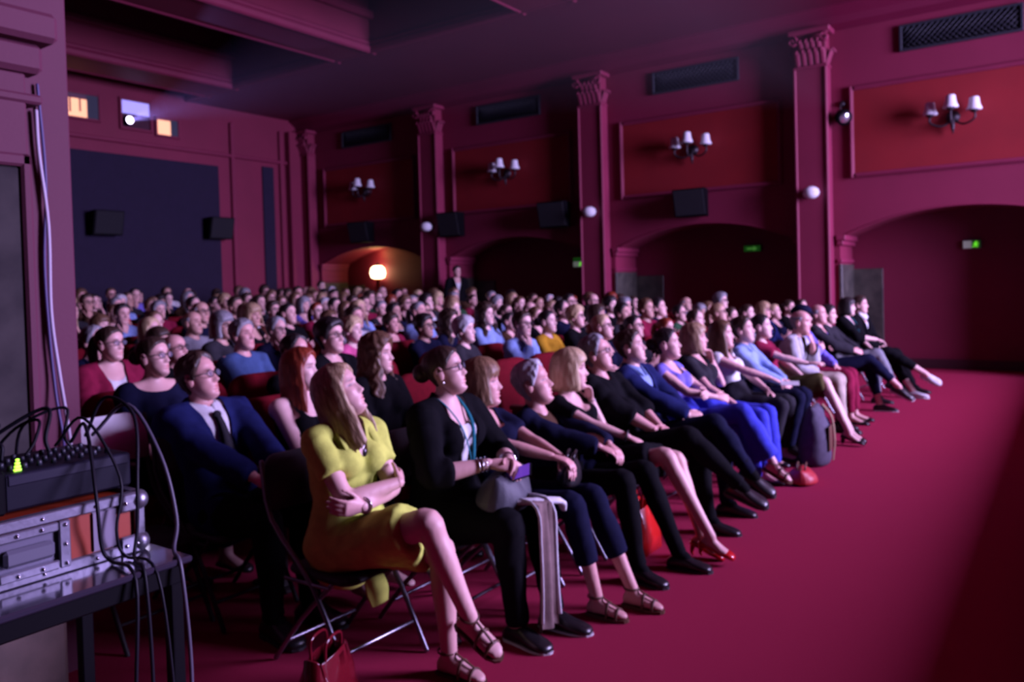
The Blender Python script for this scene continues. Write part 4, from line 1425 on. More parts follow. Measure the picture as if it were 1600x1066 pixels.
def chest_pt(s, h, y, lift):
    """point on the chest front: h below the neck base along the spine, y sideways."""
    k = s.k
    d0 = np.interp(-h, [0, .05, .09, .16, .22, .33, .42], [.045, .078, .100, .118, .116, .108, .112]) * k * (s.f if -h > .1 else 1)
    d0 += s.P.get('belly', 0.0) * np.clip((-h - .14) / .15, 0, 1) * 1.35
    if -h <= .165: b = s.N + s.up * h
    elif -h <= .35: b = s.C + (s.W - s.C) * ((-h - .165) / .185)
    else: b = s.W + (s.H - s.W) * ((-h - .35) / .165)
    fall = max(0.0, 1 - (y / .17) ** 2) ** .5
    return b + s.fwd * (d0 * fall + lift) + s.side * y
def lapels(s, parent, m, dep):
    for sg in (-1, 1):
        g = G()
        P = []
        for h in np.linspace(-.005, -dep, 9):
            y0 = (.075 * (1 + h / dep) + .010)
            w = .055 * math.sin(math.pi * min(1, (-h / dep) * .8 + .22)) + .006
            P.append((chest_pt(s, h, sg * y0, .028), chest_pt(s, h, sg * (y0 + w * .5), .033), chest_pt(s, h, sg * (y0 + w), .026)))
        A = np.array(P)
        V = np.concatenate([A, A - s.fwd * .006], 1)[:, [0, 1, 2, 5, 4, 3]]
        g.add(V, gridfaces(9, 6) + [tuple(range(6)), tuple(48 + j for j in range(6))])
        g.obj('lapel', m, parent)
def collar(s, parent, m):
    for sg in (-1, 1):
        g = G()
        P = []
        for a in np.linspace(175, 12, 10):
            r = .066
            c, q = math.cos(rad(a)), math.sin(rad(a))
            f = np.clip((90 - a) / 90, 0, 1)
            top = s.N + s.up * (.030 - .025 * f) + s.fwd * (r * c + .012) + s.side * sg * r * q * .95
            low = s.N + s.up * (-.012 - .055 * f) + s.fwd * ((r + .022 + .016 * f) * c + .014) + s.side * sg * (r + .018) * q
            P.append((top, low))
        A = np.array(P)
        ctr = A.mean((0, 1))
        B = A + np.array([nrm(p - s.N) for p in A.reshape(-1, 3)]).reshape(A.shape) * -.005
        V = np.concatenate([A, B], 1)[:, [0, 1, 3, 2]]
        g.add(V, gridfaces(10, 4) + [(0, 1, 2, 3), (36, 37, 38, 39)])
        g.obj('collar', m, parent)
def tie(s, parent, m):
    g = G()
    hs = np.linspace(-.045, -.36, 10)
    ws = [.020, .022, .025, .029, .033, .037, .041, .044, .046, .044]
    V = []
    for h, w in zip(hs, ws):
        c = chest_pt(s, h, 0, .030 + .028 * max(0, 1 + h / .2))
        V.append([c - s.side * w + s.fwd * -.003, c + s.fwd * .004, c + s.side * w + s.fwd * -.003, c - s.fwd * .006])
    g.add(np.array(V), gridfaces(10, 4) + [(0, 1, 2, 3), (36, 37, 38, 39)])
    o = g.obj('tie', m, parent)
    G().ell(chest_pt(s, -.040, 0, .048), (.017, .025, .022)).obj('tie_knot', m, o)
def band_on_wrist(s, q, parent, name, m, r=.034, w=.012, n=1):
    W, E = s.Wr[q], s.E[q]
    d = nrm(E - W)
    for i in range(n):
        c = W + d * (.012 + .018 * i)
        u = nrm(np.cross(d, (0.2, 0.5, 0.8))); v = np.cross(d, u)
        g = G()
        g.tube([c + (u * math.cos(a) + v * math.sin(a)) * r for a in np.linspace(0, 6.283, 17)], [(w * .35, w * .6)], n=6, sub=1, ref=d)
        g.obj(name, m, parent)
FG = 'people in the front row'
def front(y, spec, chair_label, x=None, rz=0.0):
    x = X1 if x is None else x
    near = y < 4.9
    fp = dict(spec.get('fig', {}))
    look = math.degrees(math.atan2(8.6 - y, 9.0 - x))
    hd = fp.get('head', (0, 8, 0))
    fp['head'] = (hd[0] + look * .85 - rz, hd[1], hd[2])
    s = Fig(**fp)
    t = thing('person', spec['label'], 'person', (x, y, 0), rad(rz), FG)
    dress_up(s, t, spec, .0098 if near else .0132, y < 6.8, seed=y)
    ch = folding_chair(x - .01, y, chair_label, rad(rz))
    ch.scale = (1, 1, fp.get('seat', SEAT) / SEAT)
    return s, t
SAND = ('sandal', [M_brownlea]); DRS = ('dress', [M_leather, M_sole]); SNK = ('sneaker', [M_leather, M_solew])
PUMP = ('pump', [M_leather]); RPUMP = ('pump', [M_redlea]); FLT = ('flat', [M_leather])

# 1 -- woman in the yellow dress
s, t = front(2.40, dict(label='blonde woman in a yellow short-sleeved dress, arms folded, legs crossed, gazing up', skin=0, hair=('long', 'dark_blonde'), hseed=5,
    dress=('yellow', .80, .55, 'vee'), shoes=SAND,
    fig=dict(s=.99, recline=6, slouch=10, head=(4, 24, 0), fat=1.04, arms=dict(R=dict(w=(.215, .095, .775), hint=(-.05, -.9, -.5), like='fold'), L=dict(w=(.20, -.10, .715), hint=(0, .9, -.4), like='fold')),
             hands=dict(R=dict(dir=(-.6, .78, .02), palm=(-.8, -.6, -.1), curl=30), L=dict(dir=(-.1, -.95, .1), palm=(-1, 0, .2), curl=40)),
             legs=dict(R=((.495, -.03, .675), (.60, .085, .28)), L=((.44, .10, .525), (.45, .12, .085))), feet=dict(R=(.90, .05, -.42), L=(1, .1, 0)))),
    'dark folding chair with steel legs under the woman in yellow', x=X1 - .13, rz=-2)
T_ = lambda p: s.HC + s.HR @ (np.array(p) * s.hs)
g = G(); g.tube([s.N + s.up * .0 + s.fwd * .03 + s.side * .058, chest_pt(s, -.05, .03, .016), chest_pt(s, -.10, 0, .018), chest_pt(s, -.05, -.03, .016), s.N + s.fwd * .03 - s.side * .058], [.0025], n=6, sub=3)
o = g.obj('necklace', M_silver, t)
G().ell(chest_pt(s, -.115, 0, .022), (.006, .012, .018)).obj('pendant', mat('dark_pendant', (.06, .05, .06), .25, metal=.8), o)
for sg in (-1, 1):
    G().tube([s.N + s.up * -.01 + s.fwd * .045 + s.side * sg * .078, chest_pt(s, -.07, sg * .085, .030), chest_pt(s, -.14, sg * .075, .036)], [(.005, .016), (.006, .020), (.003, .006)], n=8, sub=3, ref=s.fwd).obj('pleat', CL['yellow'], t)
G().tube([s.J['R'] + (.27, -.045, -.055), s.J['R'] + (.285, -.042, -.10), s.J['R'] + (.295, -.04, -.15)], [(.010, .055), (.008, .060), (.003, .045)], n=12, sub=3, ref=(1, 0, .3)).obj('skirt_flap', CL['yellow'], t)
band_on_wrist(s, 'L', t, 'bracelet', M_silver, .031)

# 2 -- woman in the black jacket
s, t = front(2.96, dict(label='dark-haired woman in glasses and black jacket with lanyard, bag and phone on lap', skin=0, hair=('bun', 'dark_brown'), glasses=True,
    top=('three', 'black'), under='white', bottom=('trousers', 'black', 2.0), shoes=SNK,
    fig=dict(s=1.05, recline=2, slouch=6, fat=1.10, head=(2, 14, 0), vdepth=.36, arms=dict(R=dict(w=(.31, -.065, .79), hint=(-.3, -.9, -.6)), L=dict(w=(.33, .065, .78), hint=(-.3, .9, -.6))),
             hands=dict(R=dict(dir=(.8, .45, -.1), palm=(0, .5, -.8), curl=45), L=dict(dir=(.8, -.4, 0), palm=(0, -.6, -.7), curl=45)),
             legs=dict(R=((.43, -.10, .54), (.44, -.06, .085)), L=((.44, .13, .54), (.50, .15, .085))))),
    'dark folding chair under the woman in the black jacket', x=X1 - .05)
for q in 'RL': band_on_wrist(s, q, t, 'bracelet', M_silver, .034, .008, 3)
g = G()
for sg in (-1, 1):
    G().tube([s.N + s.up * .02 - s.fwd * .03 + s.side * sg * .06, s.N + s.fwd * .035 + s.side * sg * .062, chest_pt(s, -.10, sg * .045, .030), chest_pt(s, -.22, sg * .016, .036), chest_pt(s, -.32, 0, .040)], [(.002, .010)], n=6, sub=4, ref=s.fwd).obj('lanyard', CL['teal'], t)
    G().ell(s.HC + s.HR @ (np.array((.0, sg * .082, -.046)) * s.hs), (.005, .005, .009)).obj('earring', M_silver, t)
ph = thing('mobile_phone', 'dark phone with a violet screen held by the woman in the black jacket', 'phone', tuple(np.array((X1 - .05, 2.96, 0)) + (s.Wr['R'] + s.Wr['L']) / 2 + (.115, -.005, -.035)))
ph.rotation_euler = (rad(48), rad(-20), rad(10))
G().box((0, 0, 0), (.13, .068, .009), .003).obj('case', M_black, ph)
G().box((0, 0, .0052), (.118, .060, .001)).obj('screen', mat('phone_screen', (.1, .05, .4), .2, emit=(.16, .05, .55), estr=.8), ph)
# grey bag on her lap
def soft_bag(name, label, cat, loc, dims, m, handles=True, rz=0.0, m2=None, amp=.006, flap=False):
    t = thing(name, label, cat, loc, rz)
    w, d, h = dims
    g = G()
    P, R = [], []
    g.tube([(0, 0, .012), (0, 0, h * .15), (0, 0, h * .5), (0, 0, h * .85), (0, 0, h * .97)], [(d * .46, w * .46), (d * .52, w * .52), (d * .48, w * .5), (d * .28, w * .45), (d * .10, w * .42)], n=20, sub=4, ref=(1, 0, 0), cap=.2)
    V, N, F = remesh(g, max(.008, h * .04), 1)
    V = wrinkle(V, N, amp, 26, w * 10)
    me = quadmesh('bag_body', [(V, F, 0)], [m])
    o = link('bag_body', me, t)
    if handles:
        for sg in (-1, 1):
            G().tube([(sg * d * .12, -w * .24, h * .9), (sg * d * .14, -w * .2, h * 1.22), (sg * d * .14, w * .2, h * 1.22), (sg * d * .12, w * .24, h * .9)], [.007], n=8, sub=5).obj('handle', m2 or m, t)
    G().tube([(0, -w * .38, h * .985), (0, w * .38, h * .985)], [.005], n=6, sub=1).obj('zip', m2 or M_silver, t)
    if flap:
        G().box((d * .5, 0, h * .45), (.012, w * .5, h * .4), .005).obj('pocket', m2 or m, t)
    return t
b = soft_bag('shoulder_bag', 'slate grey shoulder bag on the lap of the woman in black', 'bag', (X1 + .27, 2.98, .585), (.36, .22, .17), mat('slate_nylon', (.045, .045, .060), .6, bump=.1, bscale=120), False, .2, M_black)
b.rotation_euler = (0, rad(14), rad(12))
# her pale coat hangs from the lap to the floor
def hanging_coat():
    t = thing('draped_coat', 'beige coat with white lining hanging from the lap of the woman in black', 'coat', (X1, 2.98, 0))
    P = []
    for i, u in enumerate(np.linspace(0, 1, 14)):
        y = -.03 + .07 * u
        col = []
        for v in np.linspace(0, 1, 16):
            z = .625 - .57 * v if v > .18 else .625 + .0 * v
            x = .33 + .16 * min(v / .18, 1) + .018 * math.sin(9 * u + 3 * v) * v + .02 * v + (.02 if u > .9 else 0)
            z = .630 - .57 * max(0, (v - .18) / .82)
            col.append((x, y + (u - .5) * .06 * v, z))
        P.append(col)
    A = np.array(P)
    g = G()
    B = A - (.010, 0, .006)
    n, m = 14, 16
    V = np.concatenate([A.reshape(-1, 3), B.reshape(-1, 3)])
    F = gridfaces(n, m, False) + [tuple(i + n * m for i in f[::-1]) for f in gridfaces(n, m, False)]
    rim = [(0, j) for j in range(m)] + [(i, m - 1) for i in range(1, n)] + [(n - 1, j) for j in range(m - 2, -1, -1)] + [(i, 0) for i in range(n - 2, 0, -1)]
    ids = [i * m + j for i, j in rim]
    F += [(ids[k], ids[(k + 1) % len(ids)], ids[(k + 1) % len(ids)] + n * m, ids[k] + n * m) for k in range(len(ids))]
    g.add(V, F)
    g.obj('shell', cloth('taupe', (.22, .15, .14)), t)
    g = G()
    g.tube(A[-1][::2] + (.004, .006, 0), [(.012, .006)], n=6, sub=2, ref=(0, 0, 1)); g.obj('white_edging', CL['white'], t)
    g = G()
    g.tube(A[0][::2] + (.004, -.006, 0), [(.008, .005)], n=6, sub=2, ref=(0, 0, 1)); g.obj('white_edging', CL['white'], t)
    g = G()
    g.tube([(.33, -.08, .625), (.43, .0, .62), (.49, .14, .60), (.47, .21, .54)], [(.012, .02), (.016, .03), (.016, .03), (.01, .016)], n=8, sub=3, ref=(0, 0, 1)); g.obj('turned_lining', CL['white'], t)
hanging_coat()

# 3 -- woman with the brown bob
s, t = front(3.34, dict(label='woman with brown fringed bob, black sleeveless top and navy cropped trousers, hands on bag', skin=1, hair=('fringe', 'light_brown'),
    top=('tee', 'navy'), bottom=('trousers', 'navy', 1.62), shoes=SAND,
    fig=dict(s=.90, seat=.40, recline=21, slouch=10, hs=1.06, head=(6, 6, 0), neck='scoop', arms=dict(R=dict(w=(.32, .02, .735), hint=(-.3, -.8, -.5)), L=dict(w=(.33, .08, .72), hint=(-.3, .8, -.5))),
             hands=dict(R=dict(dir=(.9, .3, -.2), palm=(0, .1, -1), curl=30)),
             legs=dict(R=((.46, -.05, .535), (.56, -.01, .085)), L=((.47, .13, .535), (.66, .17, .085))), feet=dict(R=(1, .05, 0), L=(1, .05, 0)))),
    'dark folding chair under the woman with the fringed bob')
b = soft_bag('handbag', 'small black leather handbag on the lap of the woman with the bob', 'bag', (X1 + .33, 3.47, .585), (.28, .12, .13), M_leather, True, .1, M_leather, .004)
b.rotation_euler = (0, rad(8), rad(25))

# 4 -- white-haired man
s, t = front(3.97, dict(label='white-haired man in a dark jacket and brown shirt, leaning back in the front row', skin=1, hair=('senior', 'white'),
    top=('jacket', 'navy'), under='brown', bottom=('trousers', 'black', 2.0), shoes=DRS, lapel=True,
    fig=dict(male=True, s=.88, seat=.355, recline=34, slouch=18, hs=1.08, head=(2, 16, 0), neck='crew', brow=(.75, .72, .74), vdepth=.44, belly=.02, arms=dict(R=dict(w=(.29, -.02, .665), hint=(-.3, -.8, -.5)), L=dict(w=(.31, .06, .66), hint=(-.3, .8, -.5))),
             legs=dict(R=((.45, -.12, .53), (.53, -.14, .085)), L=((.46, .12, .53), (.64, .15, .085))))),
    'dark folding chair under the white-haired man')

# 5 -- blonde woman in black with red pumps
s, t = front(4.24, dict(label='blonde bobbed woman in a black dress and red pumps, hand at her cheek', skin=0, hair=('bob', 'blonde'), hseed=9,
    dress=('black', .82, .50, 'scoop'), shoes=RPUMP,
    fig=dict(s=.89, seat=.39, recline=28, slouch=24, hs=1.06, head=(8, 4, 0), arms=dict(L='cheek', R=dict(w=(.30, -.02, .685), hint=(-.3, -.9, -.3))),
             legs=dict(R=((.53, -.02, .60), (.76, .05, .15)), L=((.53, .12, .555), (.68, .12, .12))), feet=dict(R=(.86, .1, -.30), L=(.86, .0, -.30)))),
    'dark folding chair under the woman with red pumps')
band_on_wrist(s, 'R', t, 'wristwatch', M_leather, .033, .016)
band_on_wrist(s, 'L', t, 'bracelet', M_silver, .031, .006)

# 6 -- man in the black shirt
s, t = front(4.72, dict(label='reclining balding man in glasses and a black shirt, legs crossed, black shoes', skin=1, hair=('receding', 'grey'), glasses=True,
    top=('three', 'black'), under='black', bottom=('trousers', 'black', 2.0), shoes=DRS,
    fig=dict(male=True, s=.97, recline=28, slouch=14, belly=.045, fat=1.06, head=(0, 16, 0), vdepth=.05, arms=dict(R='clasp', L='clasp'),
             legs=dict(R=((.46, .0, .62), (.74, .10, .33)), L=((.46, .12, .53), (.54, .10, .085))), feet=dict(R=(.92, .10, -.30)))),
    'dark folding chair under the man in the black shirt')

# 7 -- man in the navy suit
s, t = front(5.17, dict(label='dark-haired man in a navy suit and pale blue open shirt, legs crossed', skin=0, hair=('short', 'dark_brown'),
    top=('jacket', 'navy_suit'), under='light_blue', shirtcollar='light_blue', bottom=('trousers', 'navy', 2.0), shoes=DRS,
    fig=dict(male=True, s=.97, recline=23, slouch=10, neck='crew', head=(0, 14, 0), vdepth=.42, arms=dict(R=dict(w=(.28, -.02, .68), hint=(-.3, -.8, -.4), like='clasp'), L='clasp'), legs=dict(R=((.46, .0, .635), (.66, .10, .30)), L=((.45, .12, .525), (.50, .08, .085))))),
    'dark folding chair under the man in the navy suit')

# 8 -- woman in violet
s, t = front(5.72, dict(label='dark-haired woman in a violet top and wide royal blue trousers, legs crossed', skin=0, hair=('bun', 'black'),
    top=('sleeveless', 'violet'), bottom=('trousers', 'royal_blue', 1.86, .028), shoes=SAND,
    fig=dict(s=.92, recline=22, slouch=12, hs=1.04, head=(2, 10, 0), arms=dict(R=dict(w=(.24, .05, .72), hint=(0, -.9, -.4), like='fold'), L=dict(w=(.2, -.06, .76), hint=(0, .9, -.4), like='fold')), legs=dict(R=((.46, -.02, .635), (.66, .06, .26)), L=((.45, .11, .525), (.50, .06, .085))))),
    'dark folding chair under the woman in royal blue trousers')

# 9 -- woman in charcoal
s, t = front(6.30, dict(label='blonde woman in a charcoal T-shirt, one hand held to her face', skin=1, hair=('bob', 'dark_blonde'), hseed=4,
    top=('tee', 'charcoal'), bottom=('trousers', 'royal_blue', 1.9, .02), shoes=FLT,
    fig=dict(s=.93, recline=24, slouch=12, hs=1.04, head=(6, 8, 0), neck='vee', arms=dict(L='cheek', R='thigh'), legs='flat')),
    'dark folding chair under the woman in the charcoal T-shirt')

# 10 -- woman in white
s, t = front(6.90, dict(label='long brown-haired woman in a white sleeveless top with paper in hand', skin=0, hair=('long', 'brown'), hseed=8,
    top=('sleeveless', 'white'), bottom=('trousers', 'charcoal', 1.9), shoes=FLT,
    fig=dict(s=.91, recline=22, slouch=10, hs=1.04, head=(0, 8, 0), arms=dict(R=dict(w=(.36, -.0, .72), hint=(-.3, -.9, -.3)), L='lap'), legs='tucked')),
    'dark folding chair under the woman in white')
p = thing('sheet_of_paper', 'white folded sheet of paper held by the woman in white', 'paper', (X1 + .45, 6.95, .69), .3)
g = G()
for sg in (-1, 1):
    g.box((0, sg * .05, .012), (.15, .10, .002), 0, Rx(rad(-14 * sg)))
g.obj('page', CL['white'], p)
b = soft_bag('backpack', 'grey rucksack with tan strap standing before the woman in white', 'backpack', (X1 + .62, 7.05, .0), (.36, .26, .52), cloth('slate', (.095, .085, .12)), False, .1, M_brownlea, .008, True)
G().tube([(.06, .06, .505), (.13, .08, .40), (.150, .09, .2), (.135, .08, .03)], [(.006, .022)], n=8, sub=4, ref=(1, 0, 0)).obj('strap', cloth('tan_strap', (.30, .20, .13)), b)

# 11 -- man in pale blue
s, t = front(7.42, dict(label='short-haired man in a pale blue shirt between the white and maroon tops', skin=0, hair=('short', 'dark_brown'),
    top=('shirt', 'light_blue'), bottom=('trousers', 'navy', 2.0), shoes=DRS,
    fig=dict(male=True, s=.92, recline=20, slouch=10, hs=1.03, head=(0, 10, 0), arms=dict(R='clasp', L='clasp'), legs='tucked')),
    'dark folding chair under the man in pale blue')
# 12 -- woman in maroon with olive skirt
s, t = front(7.95, dict(label='black-haired woman in a maroon top and olive skirt, black pumps', skin=3, hair=('bun', 'black'),
    top=('tee', 'maroon'), bottom=('skirt', 'olive', .98), shoes=PUMP,
    fig=dict(s=.93, recline=22, slouch=10, hs=1.04, head=(4, 8, 0), arms=dict(R=dict(w=(.42, -.03, .74), hint=(-.3, -.8, -.5)), L='lap'), hands=dict(R=dict(curl=12, dir=(1, .1, .1))),
             legs=dict(R=((.47, -.02, .60), (.68, .0, .13)), L=((.46, .11, .53), (.66, .16, .12))), feet=dict(R=(.88, .0, -.26), L=(.88, .05, -.26)))),
    'dark folding chair under the woman in the olive skirt', x=X1 + .02)
# 13 -- grey jacket
s, t = front(8.65, dict(label='balding grey-haired man in a grey jacket leaning forward, chin on hand, pale trousers', skin=1, hair=('bald', 'grey'),
    top=('jacket', 'pale_grey'), under='navy', bottom=('trousers', 'beige', 1.88), shoes=DRS,
    fig=dict(male=True, s=.92, recline=8, slouch=28, hs=1.04, fat=1.05, head=(2, 0, 0), arms=dict(R='lap', L='chin'), legs=dict(R=((.45, -.06, .53), (.50, -.06, .085)), L=((.44, .12, .53), (.42, .14, .085))))),
    'dark folding chair under the man in the grey jacket')
# 14 -- cap
s, t = front(9.25, dict(label='person in a dark blue cap and lilac shirt in the front row', skin=0, hair=('short', 'dark_brown'),
    top=('shirt', 'violet'), bottom=('trousers', 'maroon', 1.9), shoes=FLT,
    fig=dict(male=True, s=.97, recline=14, slouch=8, head=(2, 4, 0), arms=dict(R='fold', L='lap'), legs='flat')),
    'dark folding chair under the person in the cap')
g = G()
V, th = head_grid(30, 40)
z = V[..., 2]
m = np.clip((z - .035) / .01, 0, 1)
D = V - np.array([-.01, 0, 0]); D /= np.linalg.norm(D, axis=-1)[..., None]
V = V + D * (.030 * m - .02 * (1 - m))[..., None]
g.add(V, gridfaces(30, 40) + [tuple(range(40))[::-1], tuple(29 * 40 + j for j in range(40))])
o = g.obj('cap', CL['navy'], t); o.matrix_local = head_matrix(s)
g = G(); sheet([(-.07, 0), (-.06, .05), (-.03, .075), (0, .08), (.03, .075), (.06, .05), (.07, 0)], .006, np.array([[0, 0, 1.], [0, 1, 0], [-1, 0, -.2]]), (.085, 0, .045), g)
g.obj('peak', CL['navy'], o)
# 15 -- bald man
s, t = front(10.05, dict(label='bald man in a blue shirt and dark jacket with folded arms, bare ankle', skin=1, hair=('bald', 'grey'),
    top=('jacket', 'charcoal'), under='violet', bottom=('trousers', 'navy', 1.74), shoes=SNK,
    fig=dict(male=True, s=.96, recline=16, slouch=8, vdepth=.42, head=(2, 8, 0), arms=dict(R=dict(w=(.30, .0, .72), hint=(-.2, -.9, -.3), like='fold'), L='fold'),
             legs=dict(R=((.47, .0, .62), (.78, .08, .30)), L=((.45, .12, .53), (.56, .12, .085))))),
    'dark folding chair under the bald man')
# 16 -- grey trousers
s, t = front(10.70, dict(label='person in a dark top and grey trousers, legs crossed, beside the bald man', skin=0, hair=('short', 'black'),
    top=('long', 'charcoal'), bottom=('trousers', 'grey', 1.9), shoes=DRS,
    fig=dict(male=True, s=.94, recline=24, slouch=10, head=(10, 0, 0), arms=dict(R='lap', L='lap'), legs='crossR')),
    'dark folding chair under the person in grey trousers')
# 17 -- woman in black with lanyard at the far end
s, t = front(11.35, dict(label='woman in black with a teal lanyard and white sneakers, far end of row', skin=3, hair=('bob', 'black'),
    top=('three', 'black'), under='black', bottom=('trousers', 'black', 1.68), shoes=('sneaker', [CL['white'], M_solew]),
    fig=dict(s=1.03, recline=8, slouch=6, head=(14, 2, 0), vdepth=.18, arms=dict(R=dict(w=(.36, -.03, .76), hint=(-.3, -.9, -.3)), L='lap'),
             legs=dict(R=((.50, .0, .60), (.92, .10, .32)), L=((.46, .12, .53), (.74, .14, .10))))),
    'dark folding chair at the far end under the woman in black', x=X1 - .02, rz=-8)
for sg in (-1, 1):
    G().tube([s.N + s.up * .01 - s.fwd * .02 + s.side * sg * .07, s.N + s.fwd * .04 + s.side * sg * .07, chest_pt(s, -.12, sg * .05, .034), chest_pt(s, -.30, 0, .04)], [(.002, .011)], n=6, sub=4, ref=s.fwd).obj('lanyard', CL['teal'], t)
# 18 -- last person, pale scarf
s, t = front(11.95, dict(label='last person in the front row, dark clothes with a pale scarf', skin=0, hair=('short', 'dark_brown'),
    top=('jacket', 'black'), under='white', bottom=('trousers', 'black', 1.9), shoes=DRS,
    fig=dict(male=True, s=1.03, recline=6, slouch=6, head=(10, 4, 0), arms=dict(R='lap', L='lap'), legs='out')),
    'dark folding chair under the last person with the pale scarf', x=X1 + .0, rz=-10)
G().tube([s.N + s.fwd * .05 + s.side * .07 + s.up * .02, s.N + s.fwd * .09 - s.up * .03, s.N + s.fwd * .05 - s.side * .07 + s.up * .02], [.028, .042, .028], n=10, sub=4).obj('scarf', CL['white'], t)

# bags on the floor
def gift_bag(label, loc, dims, rz, m):
    t = thing('carrier_bag', label, 'bag', loc, rz)
    w, d, h = dims
    g = G()
    A = []
    for z, k, j in ((0, 1, 1), (h * .3, 1.02, 1.0), (h * .65, .95, .8), (h, .86, .5)):
        ring = []
        for a in np.linspace(0, 2 * math.pi, 24, endpoint=False):
            c, q = math.cos(a), math.sin(a)
            e = .45
            ring.append((d / 2 * j * np.sign(c) * abs(c) ** e + .008 * math.sin(5 * a + z * 30), w / 2 * k * np.sign(q) * abs(q) ** e, z + .012 * math.sin(3 * a) * (z > h * .9)))
        A.append(ring)
    A = np.array(A)
    inner = A[::-1] * (.97, .97, 1) + (0, 0, .004)
    V = np.concatenate([A, inner])
    g.add(V, gridfaces(8, 24) + [tuple(range(24))[::-1], tuple(7 * 24 + j for j in range(24))])
    g.obj('bag_body', m, t)
    for sg in (-1, 1):
        G().tube([(sg * d * .2, -w * .22, h * .95), (sg * d * .22, -w * .18, h * 1.25), (sg * d * .22, w * .18, h * 1.25), (sg * d * .2, w * .22, h * .95)], [.006], n=8, sub=5).obj('handle', m, t)
    return t
M_redbag = mat('red_glossy_bag', (.62, .014, .012), .25, coat=.5, bump=.25, bscale=14)
gift_bag('glossy red carrier bag on the floor behind the red pumps', (X1 + .30, 4.33, 0), (.30, .20, .27), .1, M_redbag)
gift_bag('dark red glossy bag on the floor beside the yellow dress chair', (X1 + .13, 2.02, 0), (.26, .15, .24), .3, mat('dark_red_glossy_bag', (.13, .005, .012), .18, coat=.6, bump=.4, bscale=12))
soft_bag('tote_bag', 'flat red leather bag lying by the royal blue trousers', 'bag', (X1 + .70, 6.35, 0), (.30, .22, .12), mat('red_leather', (.45, .02, .03), .5), True, .2, M_brownlea, .005)
soft_bag('denim_bag', 'dark blue cloth bag on the floor by the black pumps', 'bag', (X1 + .46, 7.86, 0), (.28, .22, .30), CL['navy'], True, .1, CL['navy'], .006)
# ================================================================== crowd
ORD = ['zeroth', 'first', 'second', 'third', 'fourth', 'fifth', 'sixth', 'seventh', 'eighth', 'ninth', 'tenth', 'eleventh', 'twelfth', 'thirteenth', 'fourteenth', 'fifteenth', 'sixteenth', 'seventeenth', 'eighteenth', 'nineteenth', 'twentieth', 'twenty-first', 'twenty-second', 'twenty-third', 'twenty-fourth']
rnd = random.Random(21)
CG = 'audience in the raked rows'
def row_x(k):
    return -3.50 if k == 2 else -4.40 - .9 * (k - 3)
# shared figures for the rows behind: six bodies, each with three tops and trousers
VAR = []
for i, p in enumerate((
    dict(male=True, recline=14, slouch=8, head=(0, 8, 0), arms=dict(R='lap', L='lap'), jaw=1.06),
    dict(male=True, recline=18, slouch=10, head=(4, 12, 3), arms=dict(R='fold', L='fold'), fat=1.06, belly=.03, jaw=1.1),
    dict(male=True, recline=8, slouch=14, head=(-6, 4, -3), arms=dict(R='chin', L='lap'), brow=(.5, .48, .48)),
    dict(male=False, recline=12, slouch=8, head=(0, 8, 0), arms=dict(R='lap', L='lap')),
    dict(male=False, recline=16, slouch=10, head=(6, 12, -4), arms=dict(R='fold', L='fold'), fat=1.05),
    dict(male=False, recline=10, slouch=12, head=(-8, 3, 4), arms=dict(R='lap', L='cheek')))):
    s = Fig(**p)
    v = dict(male=p['male'], body=fig_body(s, .015, None, True), M=head_matrix(s), tr=fig_trousers(s, .016), top={}, s=s)
    for k in (('shirt', 'long', 'tee', 'jacket') if p['male'] else ('tee', 'sleeveless', 'long', 'jacket')):
        v['top'][k] = fig_top(s, k, .0165, i)
    v['under'] = fig_top(s, 'under', .0165, i)
    VAR.append(v)
HAIRM = {k: hair_mesh(k, 11, False) for k in ('short', 'thick', 'receding', 'bald', 'bun', 'bob', 'fringe', 'long', 'curly', 'pixie', 'ponytail')}
_gl = G()
for sg in (-1, 1):
    _gl.tube([(.092 - .004 * (math.cos(a) * sg + 1), sg * .033 + .023 * math.cos(a), .008 + .017 * math.sin(a)) for a in np.linspace(0, 6.283, 13)], [.003], n=5, sub=1)
    _gl.tube([(.080, sg * .057, .014), (.04, sg * .076, .013), (-.012, sg * .080, .010)], [.003], n=5, sub=2)
_gl.tube([(.094, -.011, .012), (.097, 0, .015), (.094, .011, .012)], [.003], n=5, sub=2)
ME_glass = _gl.mesh('glasses', M_specs)
HAIRW = {'short': 'short %s hair', 'thick': 'thick %s hair', 'receding': 'receding %s hair', 'bald': 'bald crown and %s sides', 'bun': '%s hair pinned up', 'bob': '%s bob', 'fringe': '%s fringed bob', 'long': 'long %s hair', 'curly': 'curly %s hair', 'pixie': 'cropped %s hair', 'ponytail': '%s ponytail'}
CW = {'navy_suit': 'navy blue', 'pale_grey': 'pale grey'}
